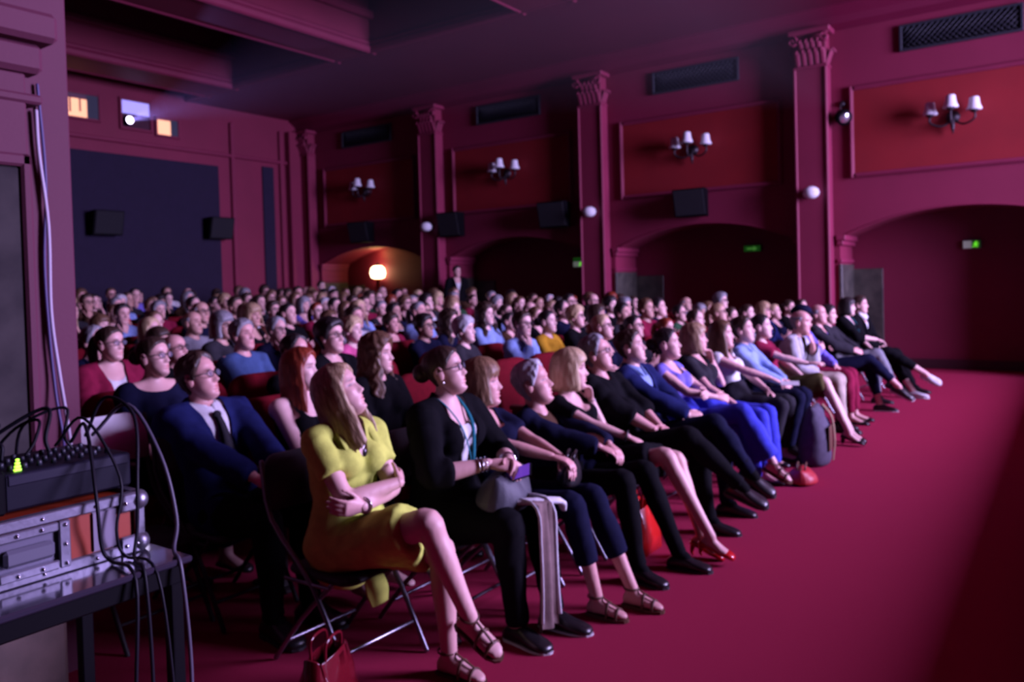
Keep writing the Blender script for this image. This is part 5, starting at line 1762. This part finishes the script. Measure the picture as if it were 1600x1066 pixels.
def crowd_person(k, x, y, n, seat_from, spec=None):
    r = rnd
    spec = spec or {}
    male = spec.get('male', r.random() < .5)
    v = VAR[spec.get('var', r.choice((0, 0, 1, 2)) if male else r.choice((3, 3, 4, 5)))]
    st = spec.get('hair') or (r.choice(('short', 'short', 'thick', 'receding', 'receding', 'bald')) if male else r.choice(('bob', 'fringe', 'long', 'long', 'curly', 'pixie', 'bun', 'ponytail')))
    hc = spec.get('hc') or (r.choice(('dark_brown', 'dark_brown', 'black', 'black', 'brown', 'grey', 'white')) if st in ('short', 'thick', 'receding') else r.choice(('grey', 'grey', 'dark_brown', 'brown')) if st == 'bald' else r.choice(('dark_brown', 'dark_brown', 'black', 'black', 'brown', 'brown', 'light_brown', 'blonde', 'dark_blonde', 'red', 'grey')))
    tk = spec.get('top') or r.choice(list(v['top']))
    tc = spec.get('tc') or r.choice(('black', 'black', 'black', 'charcoal', 'charcoal', 'navy', 'navy', 'white', 'light_blue', 'violet', 'grey', 'maroon', 'maroon', 'pale_grey', 'brown', 'dark_green', 'red' if not male else 'denim', 'black'))
    if tk == 'jacket' and 'tc' not in spec:
        tc = r.choice(('black', 'charcoal', 'navy', 'navy_suit', 'grey', 'brown'))
    gl = spec.get('glasses', r.random() < .25)
    nm = {'shirt': 'shirt', 'long': 'pullover', 'tee': 'T-shirt', 'sleeveless': 'sleeveless top', 'jacket': 'jacket'}[tk]
    lab = spec.get('label')
    if not lab:
        lab = '%s, %s %s, %s row, %s from arcade wall' % (HAIRW[st] % hc.replace('_', ' '), CW.get(tc, tc).replace('_', ' '), nm, ORD[k], ORD[seat_from])
    look = math.atan2(8.6 - y, 9.0 - x)
    t = thing('person', lab, 'person', (x, y, floor_z(x)), look * r.uniform(.55, .95) + rad(r.uniform(-6, 6)) + rad(spec.get('rz', 0)), CG)
    sc = spec.get('s', r.uniform(.94, 1.04))
    t.scale = (sc, sc, sc)
    sk = SK[spec.get('skin', r.choice((0, 0, 1, 2, 3)))]
    link('body', v['body'], t, [sk])
    h = link('hair', HAIRM[st], t, [HR_[hc]]); h.matrix_local = v['M']
    link(nm.lower().replace('-', '_').replace(' ', '_'), v['top'][tk], t, [CL[tc]])
    if tk == 'jacket':
        link('undershirt', v['under'], t, [CL[r.choice(('white', 'light_blue', 'white', 'black', 'violet'))]])
    link('trousers', v['tr'], t, [CL[r.choice(('black', 'navy', 'charcoal', 'denim'))]])
    if gl:
        q = link('glasses', ME_glass, t); q.matrix_local = v['M']
    return t
SP = .56
# individuals that can be told apart in the second to fourth rows: (row, y, spec)
def near_person(k, y, spec, x=None):
    x = row_x(k) if x is None else x
    fp = dict(spec.get('fig', {}))
    look = math.degrees(math.atan2(8.6 - y, 9.0 - x))
    hd = fp.get('head', (0, 8, 0))
    fp['head'] = (hd[0] + look * .85, hd[1], hd[2])
    s = Fig(**fp)
    t = thing('person', spec['label'], 'person', (x, y, floor_z(x)), 0, CG)
    dress_up(s, t, spec, .0128, True, seed=y + k)
    return s, t
fixed = {k: [] for k in range(2, 15)}
near_person(2, 2.45, dict(label='grey-templed man in glasses, blue suit and dark tie at the near end', skin=1, hair=('receding', 'dark_brown'), glasses=True,
    top=('jacket', 'navy_suit'), under='white', shirtcollar='white', tie='charcoal', bottom=('trousers', 'black', 2.0), shoes=DRS,
    fig=dict(male=True, s=1.05, recline=27, slouch=8, head=(2, 14, 0), neck='crew', vdepth=.46, arms=dict(R=dict(w=(.34, -.05, .68), hint=(-.3, -.8, -.4)), L=dict(w=(.36, .08, .68), hint=(-.3, .8, -.4))), legs='flat')))
fixed[2].append(2.45)
near_person(2, 2.99, dict(label='woman with sleek red hair and bare shoulders in black beside the blue suit', skin=3, hair=('long', 'red'), hseed=6,
    bottom=('trousers', 'black', 1.9), fig=dict(s=.97, recline=14, slouch=8, head=(4, 6, 0), legs='flat'), top=('strap', 'black')))
fixed[2].append(2.99)
near_person(2, 3.56, dict(label='woman with very long curly brown hair in black behind the yellow dress', skin=0, hair=('curly', 'brown'), hseed=2,
    top=('long', 'black'), bottom=('trousers', 'black', 1.9), shoes=FLT, fig=dict(s=1.03, recline=10, slouch=8, head=(2, 4, 0), legs='flat')))
fixed[2].append(3.56)
near_person(3, 2.62, dict(label='short-haired woman in glasses and a navy wide-necked top at the aisle', skin=0, hair=('bun', 'dark_brown'), glasses=True,
    top=('tee', 'navy'), bottom=('trousers', 'black', 1.9), shoes=FLT, fig=dict(s=1.04, recline=8, slouch=8, head=(0, 8, 0), neck='boat', legs='flat')))
fixed[3].append(2.62)
near_person(4, 2.84, dict(label='dark-haired woman in glasses, white top and maroon cardigan by the pier', skin=0, hair=('ponytail', 'dark_brown'), glasses=True,
    top=('three', 'maroon'), under='white', bottom=('trousers', 'black', 1.9), shoes=FLT, fig=dict(s=1.06, recline=8, slouch=8, head=(0, 4, 0), vdepth=.3, legs='flat', arms=dict(R=dict(w=(.34, -.06, .80), hint=(-.3, -.9, -.2)), L='lap'))))
fixed[4].append(2.84)
OV = {
    3: [(3.62, dict(male=True, var=2, hair='receding', hc='black', tc='black', top='long', label='dark-haired man resting his forehead on his hand behind the red-haired woman')),
        (4.05, dict(male=True, var=0, hair='thick', hc='black', tc='black', top='jacket', glasses=True, s=1.04, label='thick black-haired man in glasses behind the yellow dress')),
        (5.60, dict(male=False, var=3, hair='pixie', hc='white', tc='charcoal', top='tee', s=1.0, label='white-haired woman with cropped hair behind the brown fringed bob')),
        (6.39, dict(male=True, var=2, hair='short', hc='dark_brown', tc='light_blue', top='shirt', s=1.0, label='man in a bright blue shirt, hand at his mouth, behind empty red seat')),
        (6.97, dict(male=False, var=3, hair='bun', hc='black', tc='mustard' if 'mustard' in CL else 'cream', top='tee', s=1.0, label='dark-haired woman in a mustard top beside the bright blue shirt')),
        (7.55, dict(male=False, var=3, hair='pixie', hc='blonde', tc='black', top='long', s=1.02, label='woman with cropped pale blonde hair beside the mustard top')),
        (8.10, dict(male=False, var=4, hair='bob', hc='dark_brown', tc='black', top='tee', s=1.02))],
    4: [(3.40, dict(male=True, var=1, hair='bald', hc='grey', tc='black', top='long', skin=1)),
        (3.95, dict(male=True, var=0, hair='short', hc='grey', tc='denim', top='shirt', skin=1)),
        (6.10, dict(male=True, var=0, hair='thick', hc='black', tc='navy', top='shirt')),
        (5.10, dict(male=False, var=3, hair='pixie', hc='blonde', tc='pink', top='tee'))],
    5: [(4.35, dict(male=False, var=5, hair='fringe', hc='grey', tc='charcoal', top='long', glasses=True)),
        (4.9, dict(male=True, var=2, hair='receding', hc='grey', tc='navy', top='jacket'))],
}
EMPTY = {2: [(3.9, 6.3)], 3: [(3.0, 3.3), (4.4, 5.2), (5.85, 6.15)], 4: [(4.3, 4.75)], 5: [(5.3, 5.6)], 7: [(6.0, 6.5)], 9: [(7.6, 8.1)]}
YMAX = 12.75
n_seat = 0
for k in range(2, 15):
    x = row_x(k)
    y0 = max(2.43, .486 * (-x + .1)) - (.25 if k > 4 else 0)
    taken = [(yy, None) for yy in fixed[k]] + OV.get(k, [])
    spots = list(taken)
    ys = np.arange(YMAX - rnd.uniform(0, .2), y0 - .05, -SP)
    for y in ys:
        if all(abs(y - q) > .42 for q, _ in taken):
            spots.append((y, 'any'))
    spots.sort(key=lambda q: -q[0])
    for i, (y, sp) in enumerate(spots):
        lab = 'red velvet cinema seat in the %s row, %s from the arcade wall' % (ORD[k], ORD[i + 1])
        if k == 2 and y < 2.6:
            folding_chair(x - .01, y, 'dark folding chair under the man in the blue suit and tie', 0, None, floor_z(x), M_chairpad)
        else:
            cinema_seat(x - .01, y, floor_z(x), lab)
        if sp is None:
            continue
        if sp == 'any':
            if any(a < y < b for a, b in EMPTY.get(k, [])) or rnd.random() < (.05 if k < 13 else .12):
                continue
            crowd_person(k, x + rnd.uniform(-.03, .05), y + rnd.uniform(-.05, .05), 0, i + 1)
        else:
            crowd_person(k, x, y, 0, i + 1, sp)
# usher standing by the pilaster in the third bay
s = Fig(stand=True, male=True, s=1.03, recline=-1, slouch=2, head=(10, 2, 0), vdepth=.36, arms=dict(R='side', L='side'))
ux, uy = -11.15, 13.75
t = thing('person', 'man in a dark suit and white shirt standing by the arcade wall', 'person', (ux, uy, floor_z(ux)), rad(-30))
dress_up(s, t, dict(skin=0, hair=('short', 'black'), top=('jacket', 'black'), under='white', bottom=('trousers', 'black', 2.0), shoes=DRS, fig=dict(vdepth=.36)), .012, False)
# viewer in pale blue in front of the lit lamp
crowd_person(14, -14.6, 13.0, 0, 1, dict(male=True, var=0, hair='short', hc='dark_brown', tc='light_blue', top='shirt', s=1.08, label='man in a pale blue shirt sitting tall before the lit lamp'))
cinema_seat(-14.61, 13.0, floor_z(-14.6), 'red velvet cinema seat under the man before the lit lamp')

# ================================================================== sound table at the left
M_tabletop = mat('black_glossy_table', (.030, .024, .040), .16, coat=.3)
M_alu = mat('aluminium_extrusion', (.26, .25, .31), .36, metal=.8, bump=.05, bscale=60)
M_orange = mat('orange_laminate', (.30, .030, .005), .5, col2=(.26, .025, .004), scale=8)
M_rivet = mat('rivet_steel', (.72, .71, .78), .2, metal=1.0)
TX, TY, TZ = -2.36, 1.51, .75
t = thing('equipment_table', 'black glossy table carrying the orange flight case by the pier', 'table', (TX, TY, 0))
G().b2(-.66, 0, -2.2, 0, TZ - .022, TZ, .006).obj('table_top', M_tabletop, t)
G().b2(-.64, -.02, -2.16, -.02, TZ - .085, TZ - .022, .006).obj('apron', M_black, t)
for xx in (-.62, -.04):
    for yy in (-.05, -2.1):
        G().b2(xx - .022, xx + .022, yy - .022, yy + .022, 0, TZ - .08, .004).obj('leg', M_black, t)
# flight case
c = thing('flight_case', 'orange flight case with aluminium edges and recessed butterfly handle', 'flight case', (TX - .20, TY - .05, TZ))
W_, D_, H_ = 1.10, .46, .20            # along -y, along -x, up
G().b2(-D_ + .012, -.012, -W_ + .012, -.012, .012, H_ - .012).obj('orange_panel', M_orange, c)
def cb(name, m, *a, b=.004, p=None):
    return G().b2(*a, b).obj(name, m, p or c)
for z0, z1 in ((0, .034), (H_ - .034, H_)):
    cb('edge_profile', M_alu, -.03, .004, -W_, 0, z0, z1)
    cb('edge_profile', M_alu, -D_ - .004, -D_ + .03, -W_, 0, z0, z1)
    cb('edge_profile', M_alu, -D_, 0, -.03, .004, z0, z1)
cb('edge_profile', M_alu, -.03, .004, -.03, .004, 0, H_)
cb('edge_profile', M_alu, -D_ - .004, -D_ + .03, -.03, .004, 0, H_)
for zc in (.03, H_ - .03):
    g = G(); g.ell((-.012, -.012, zc), (.034, .034, .034)); g.b2(-.006, .010, -.085, 0, zc - .03, zc + .03, .006); o = g.obj('corner_guard', M_alu, c)
    for yy in (-.03, -.065):
        G().lathe((.010, yy, zc), [(.007, 0), (.007, .003), (.004, .006), (.001, .007)], 8, axis=(1, 0, 0)).obj('rivet', M_rivet, o)
for yy in np.arange(-.16, -W_, -.16):
    for zz in (.017, H_ - .017):
        G().lathe((.004, yy, zz), [(.006, 0), (.006, .002), (.003, .005), (.001, .006)], 8, axis=(1, 0, 0)).obj('rivet', M_rivet, c)
# handle dish
hy, hz, hw, hh = -.36, .092, .24, .145
hd = thing('handle_dish', None, None); hd.parent = c
g = G()
for a in ((hy - hw / 2, hy - hw / 2 + .035, hz - hh / 2, hz + hh / 2), (hy + hw / 2 - .035, hy + hw / 2, hz - hh / 2, hz + hh / 2), (hy - hw / 2 + .035, hy + hw / 2 - .035, hz - hh / 2, hz - hh / 2 + .028), (hy - hw / 2 + .035, hy + hw / 2 - .035, hz + hh / 2 - .028, hz + hh / 2)):
    g.b2(-.006, .008, *a, .004)
g.obj('flange', M_alu, hd)
g = G(); g.b2(-.03, -.010, hy - hw / 2 + .03, hy + hw / 2 - .03, hz - hh / 2 + .02, hz + hh / 2 - .02); g.obj('dish', mat('dish_shadow_metal', (.16, .15, .20), .4, metal=.7), hd)
cb('grip', mat('rubber_grip', (.10, .095, .13), .5), -.010, .014, hy - .072, hy + .072, hz - .030, hz + .022, b=.010, p=hd)
for yy in np.linspace(hy - hw / 2 + .016, hy + hw / 2 - .016, 4):
    for zz in (hz - hh / 2 + .013, hz + hh / 2 - .013):
        G().lathe((.008, yy, zz), [(.007, 0), (.007, .002), (.004, .006), (.001, .008)], 8, axis=(1, 0, 0)).obj('rivet', M_rivet, hd)
for yy in (hy - hw / 2 + .016, hy + hw / 2 - .016):
    G().lathe((.008, yy, hz), [(.007, 0), (.007, .002), (.004, .006), (.001, .008)], 8, axis=(1, 0, 0)).obj('rivet', M_rivet, hd)
# sticker with small printed rows
cb('sticker', mat('pale_sticker', (.20, .17, .23), .6), -.004, -.010, -.165, -.090, .040, .160, b=0)
cb('sticker', mat('pale_sticker', (.20, .17, .23), .6), -.013, -.009, -.165, -.090, .036, .164, b=0)
g = G()
for r_ in range(4):
    for q in range(6):
        if (q * 7 + r_ * 3) % 5:
            g.b2(-.010, -.0082, -.160 + q * .0110, -.160 + q * .0110 + .008, .092 + r_ * .016, .092 + r_ * .016 + .011)
g.obj('print', mat('sticker_print', (.06, .05, .10), .6), c)
# mixer on the case
m_ = thing('mixing_desk', 'black sound mixer with a green level light on the flight case', 'mixer', (TX - .30, TY - .03, TZ + H_))
g = G()
g.b2(-.34, 0, -.40, 0, 0, .115, .008)
g.obj('chassis', mat('mixer_plastic', (.009, .008, .016), .5, spec=.1), m_)
G().b2(-.33, .004, -.39, -.01, .078, .112, .004).obj('front_rail', mat('mixer_rail', (.018, .016, .030), .5, spec=.15), m_)
g = G()
g.b2(-.36, .03, -.95, -.405, 0, .135, .008)
g.obj('side_rack', M_black, m_)
kn = mat('mixer_knob', (.03, .03, .045), .4)
for i in range(8):
    for j in range(4):
        p = np.array([-.07 - .06 * j, -.045 - .044 * i, .115])
        G().lathe(p, [(.009, 0), (.008, .014), (.004, .016), (.001, .016)], 8).obj('knob', kn, m_)
M_led = mat('led_green', (.2, .9, .1), .4, emit=(.45, 1.0, .05), estr=2.2)
for i in range(4):
    G().box((-.035 - .004 * i, -.345 + .002 * i, .119 + .0095 * i), (.010, .022 - .004 * i, .008), .002).obj('level_light', M_led, m_)
# tangle of leads behind the mixer, cables dropping over the case
M_cable = mat('black_cable', (.007, .006, .011), .5, spec=.2)
M_cable2 = mat('grey_cable', (.07, .06, .09), .45)
def cable(name, label, pts, r=.006, m=None, sub=6):
    g = G(); g.tube(pts, [r], n=7, sub=sub)
    o = g.obj(name, m or M_cable)
    return tag(o, label, 'cable', 'cables at the sound table')
CTOP = TZ + H_
fx = TX - .19
cable('cable', 'black lead looping from mixer and falling over the case corner', [(TX - .46, TY - .10, CTOP + .17), (TX - .40, TY - .06, CTOP + .30), (TX - .27, TY - .03, CTOP + .24), (fx + .03, TY - .09, CTOP + .03), (fx + .035, TY - .10, TZ + .08), (fx + .05, TY - .12, TZ + .012), (fx + .12, TY - .15, TZ + .009), (TX + .008, TY - .17, TZ - .02), (TX + .03, TY - .17, .40), (TX + .02, TY - .18, .007)])
cable('cable', 'black lead hanging straight down past the sticker', [(TX - .44, TY - .16, CTOP + .16), (TX - .36, TY - .15, CTOP + .22), (fx + .02, TY - .22, CTOP + .02), (fx + .022, TY - .21, TZ + .06), (fx + .04, TY - .19, TZ + .010), (TX + .007, TY - .20, TZ - .02), (TX + .02, TY - .22, .35), (TX + .01, TY - .20, .007)])
cable('cable', 'grey lead arching behind the case and dropping beside the table', [(TX - .45, TY - .08, CTOP + .17), (TX - .36, TY + .0, CTOP + .27), (TX - .20, TY + .02, CTOP + .10), (TX - .12, TY + .02, TZ + .10), (TX - .06, TY - .03, TZ + .014), (TX + .010, TY - .05, TZ - .03), (TX + .03, TY - .04, .40), (TX + .04, TY - .06, .007)], .0065, M_cable2)
cable('cable', 'thin black lead curling over the case lid', [(TX - .42, TY - .22, CTOP + .16), (TX - .33, TY - .17, CTOP + .25), (fx + .0, TY - .13, CTOP + .06), (fx + .022, TY - .16, TZ + .10), (fx + .03, TY - .14, TZ + .011), (TX + .007, TY - .13, TZ - .02), (TX + .05, TY - .11, .3), (TX + .03, TY - .10, .006)], .005)
for i in range(6):
    a = rnd.uniform(-.2, .1)
    y_ = TY - .12 - i * .075
    cable('patch_lead', 'dark patch lead looped up from the %s mixer socket' % ORD[i + 1], [(TX - .70 - rnd.uniform(0, .1), y_ - rnd.uniform(.05, .3), CTOP + .02), (TX - .66, y_ - rnd.uniform(-.05, .14), CTOP + rnd.uniform(.14, .24)), (TX - .58, y_ + rnd.uniform(-.06, .08), CTOP + rnd.uniform(.17, .27)), (TX - .53, y_ + rnd.uniform(-.04, .04), CTOP + .17), (TX - .52, y_, CTOP + .125)], .007 if i % 2 else .0055)
# cables taped down the pier
yc = YP - .145
cable('cable', 'pale lead running down the pier behind the mixer', [(XP + .022, yc, 2.37), (XP + .02, yc + .005, 2.2), (XP + .022, yc + .03, 1.9), (XP + .02, yc + .028, 1.55), (XP + .02, yc + .05, 1.30), (XP + .03, yc + .075, 1.05), (XP + .08, yc + .06, .90), (XP + .2, yc - .05, .97)], .0075, mat('pale_cable', (.45, .38, .48), .5))
cable('cable', 'dark violet lead hanging beside the pale lead on the pier', [(XP + .015, yc + .012, 2.48), (XP + .02, yc + .028, 2.1), (XP + .015, yc + .012, 1.75), (XP + .02, yc + .018, 1.45), (XP + .03, yc + .03, 1.2), (XP + .1, yc + .02, .98), (XP + .22, yc - .1, 1.0)], .006, mat('violet_cable', (.07, .05, .16), .5))
# red candle jar on the case
rc = thing('red_candle', 'stubby red candle jar on top of the orange flight case', 'candle', (TX - .27, TY - .645, CTOP))
G().lathe((0, 0, 0), [(.040, 0), (.044, .006), (.044, .088), (.040, .094), (.037, .090), (.036, .075), (.002, .074)], 18).obj('jar', mat('red_glass', (.75, .025, .020), .25, coat=.4), rc)
G().lathe((0, 0, 0), [(.003, .074), (.003, .088), (.001, .090)], 6).obj('wick', M_black, rc)
# white-backed chair behind the table
folding_chair(-3.68, 2.08, 'folding chair with a glossy white back behind the sound table', 0, mat('white_plastic', (.88, .88, .92), .3), 0.0, M_chairpad, 1.0)
# rounded black stool top low at the left edge
st = thing('equipment_trolley', 'dark rounded equipment lid low at the left edge under the table', 'equipment box', (-2.42, .86, 0))
g = G(); g.tube([(0, -.35, .13), (0, .0, .13)], [(.12, .16)], n=16, sub=1, ref=(0, 0, 1), cap=.5); V, N, F = remesh(g, .012, 2)
link('lid', quadmesh('lid', [(V, F, 0)], [M_black]), st)
G().b2(-.15, .15, -.36, .02, 0, .08, .01).obj('base', M_black, st)

# ================================================================== haze lit by the projector beam
lx, ly, lz = XB + 0.30, 9.40, 5.35
l = bpy.data.lights.new('projector_lamp', 'SPOT')
l.energy = 420; l.color = (0.36, 0.28, 1.0); l.spot_size = rad(34); l.spot_blend = 0.25; l.shadow_soft_size = 0.03
o = bpy.data.objects.new('projector_lamp', l); COL.objects.link(o); o.parent = pr
o.location = (lx - XB, 0, 0)
o.rotation_euler = Vector((25.3, 6.9 - ly, 4.4 - lz)).to_track_quat('-Z', 'Z').to_euler()
g = G()
n0 = np.array([(lx, ly - .05, lz - .04), (lx, ly + .05, lz - .04), (lx, ly + .05, lz + .04), (lx, ly - .05, lz + .04)])
far = np.array([(8.9, 2.0, 2.4), (8.9, 11.8, 2.4), (8.9, 11.8, 5.95), (8.9, 2.0, 5.95)])
fr_ = n0 + (far - n0) * .55
g.add(np.vstack([n0, fr_]), [(3, 2, 1, 0), (4, 5, 6, 7), (0, 1, 5, 4), (1, 2, 6, 5), (2, 3, 7, 6), (3, 0, 4, 7)], False)
mh = bpy.data.materials.new('projector_haze'); mh.use_nodes = True
nt = mh.node_tree
nt.nodes.remove(nt.nodes['Principled BSDF'])
vs = nt.nodes.new('ShaderNodeVolumeScatter')
vs.inputs['Color'].default_value = (.85, .85, 1, 1); vs.inputs['Density'].default_value = 0.02; vs.inputs['Anisotropy'].default_value = 0.55
nt.links.new(vs.outputs[0], nt.nodes['Material Output'].inputs['Volume'])
hz_ = g.obj('beam_haze', mh)
tag(hz_, 'faint violet beam of lit haze spreading from the projector window', 'light beam', None, 'stuff')
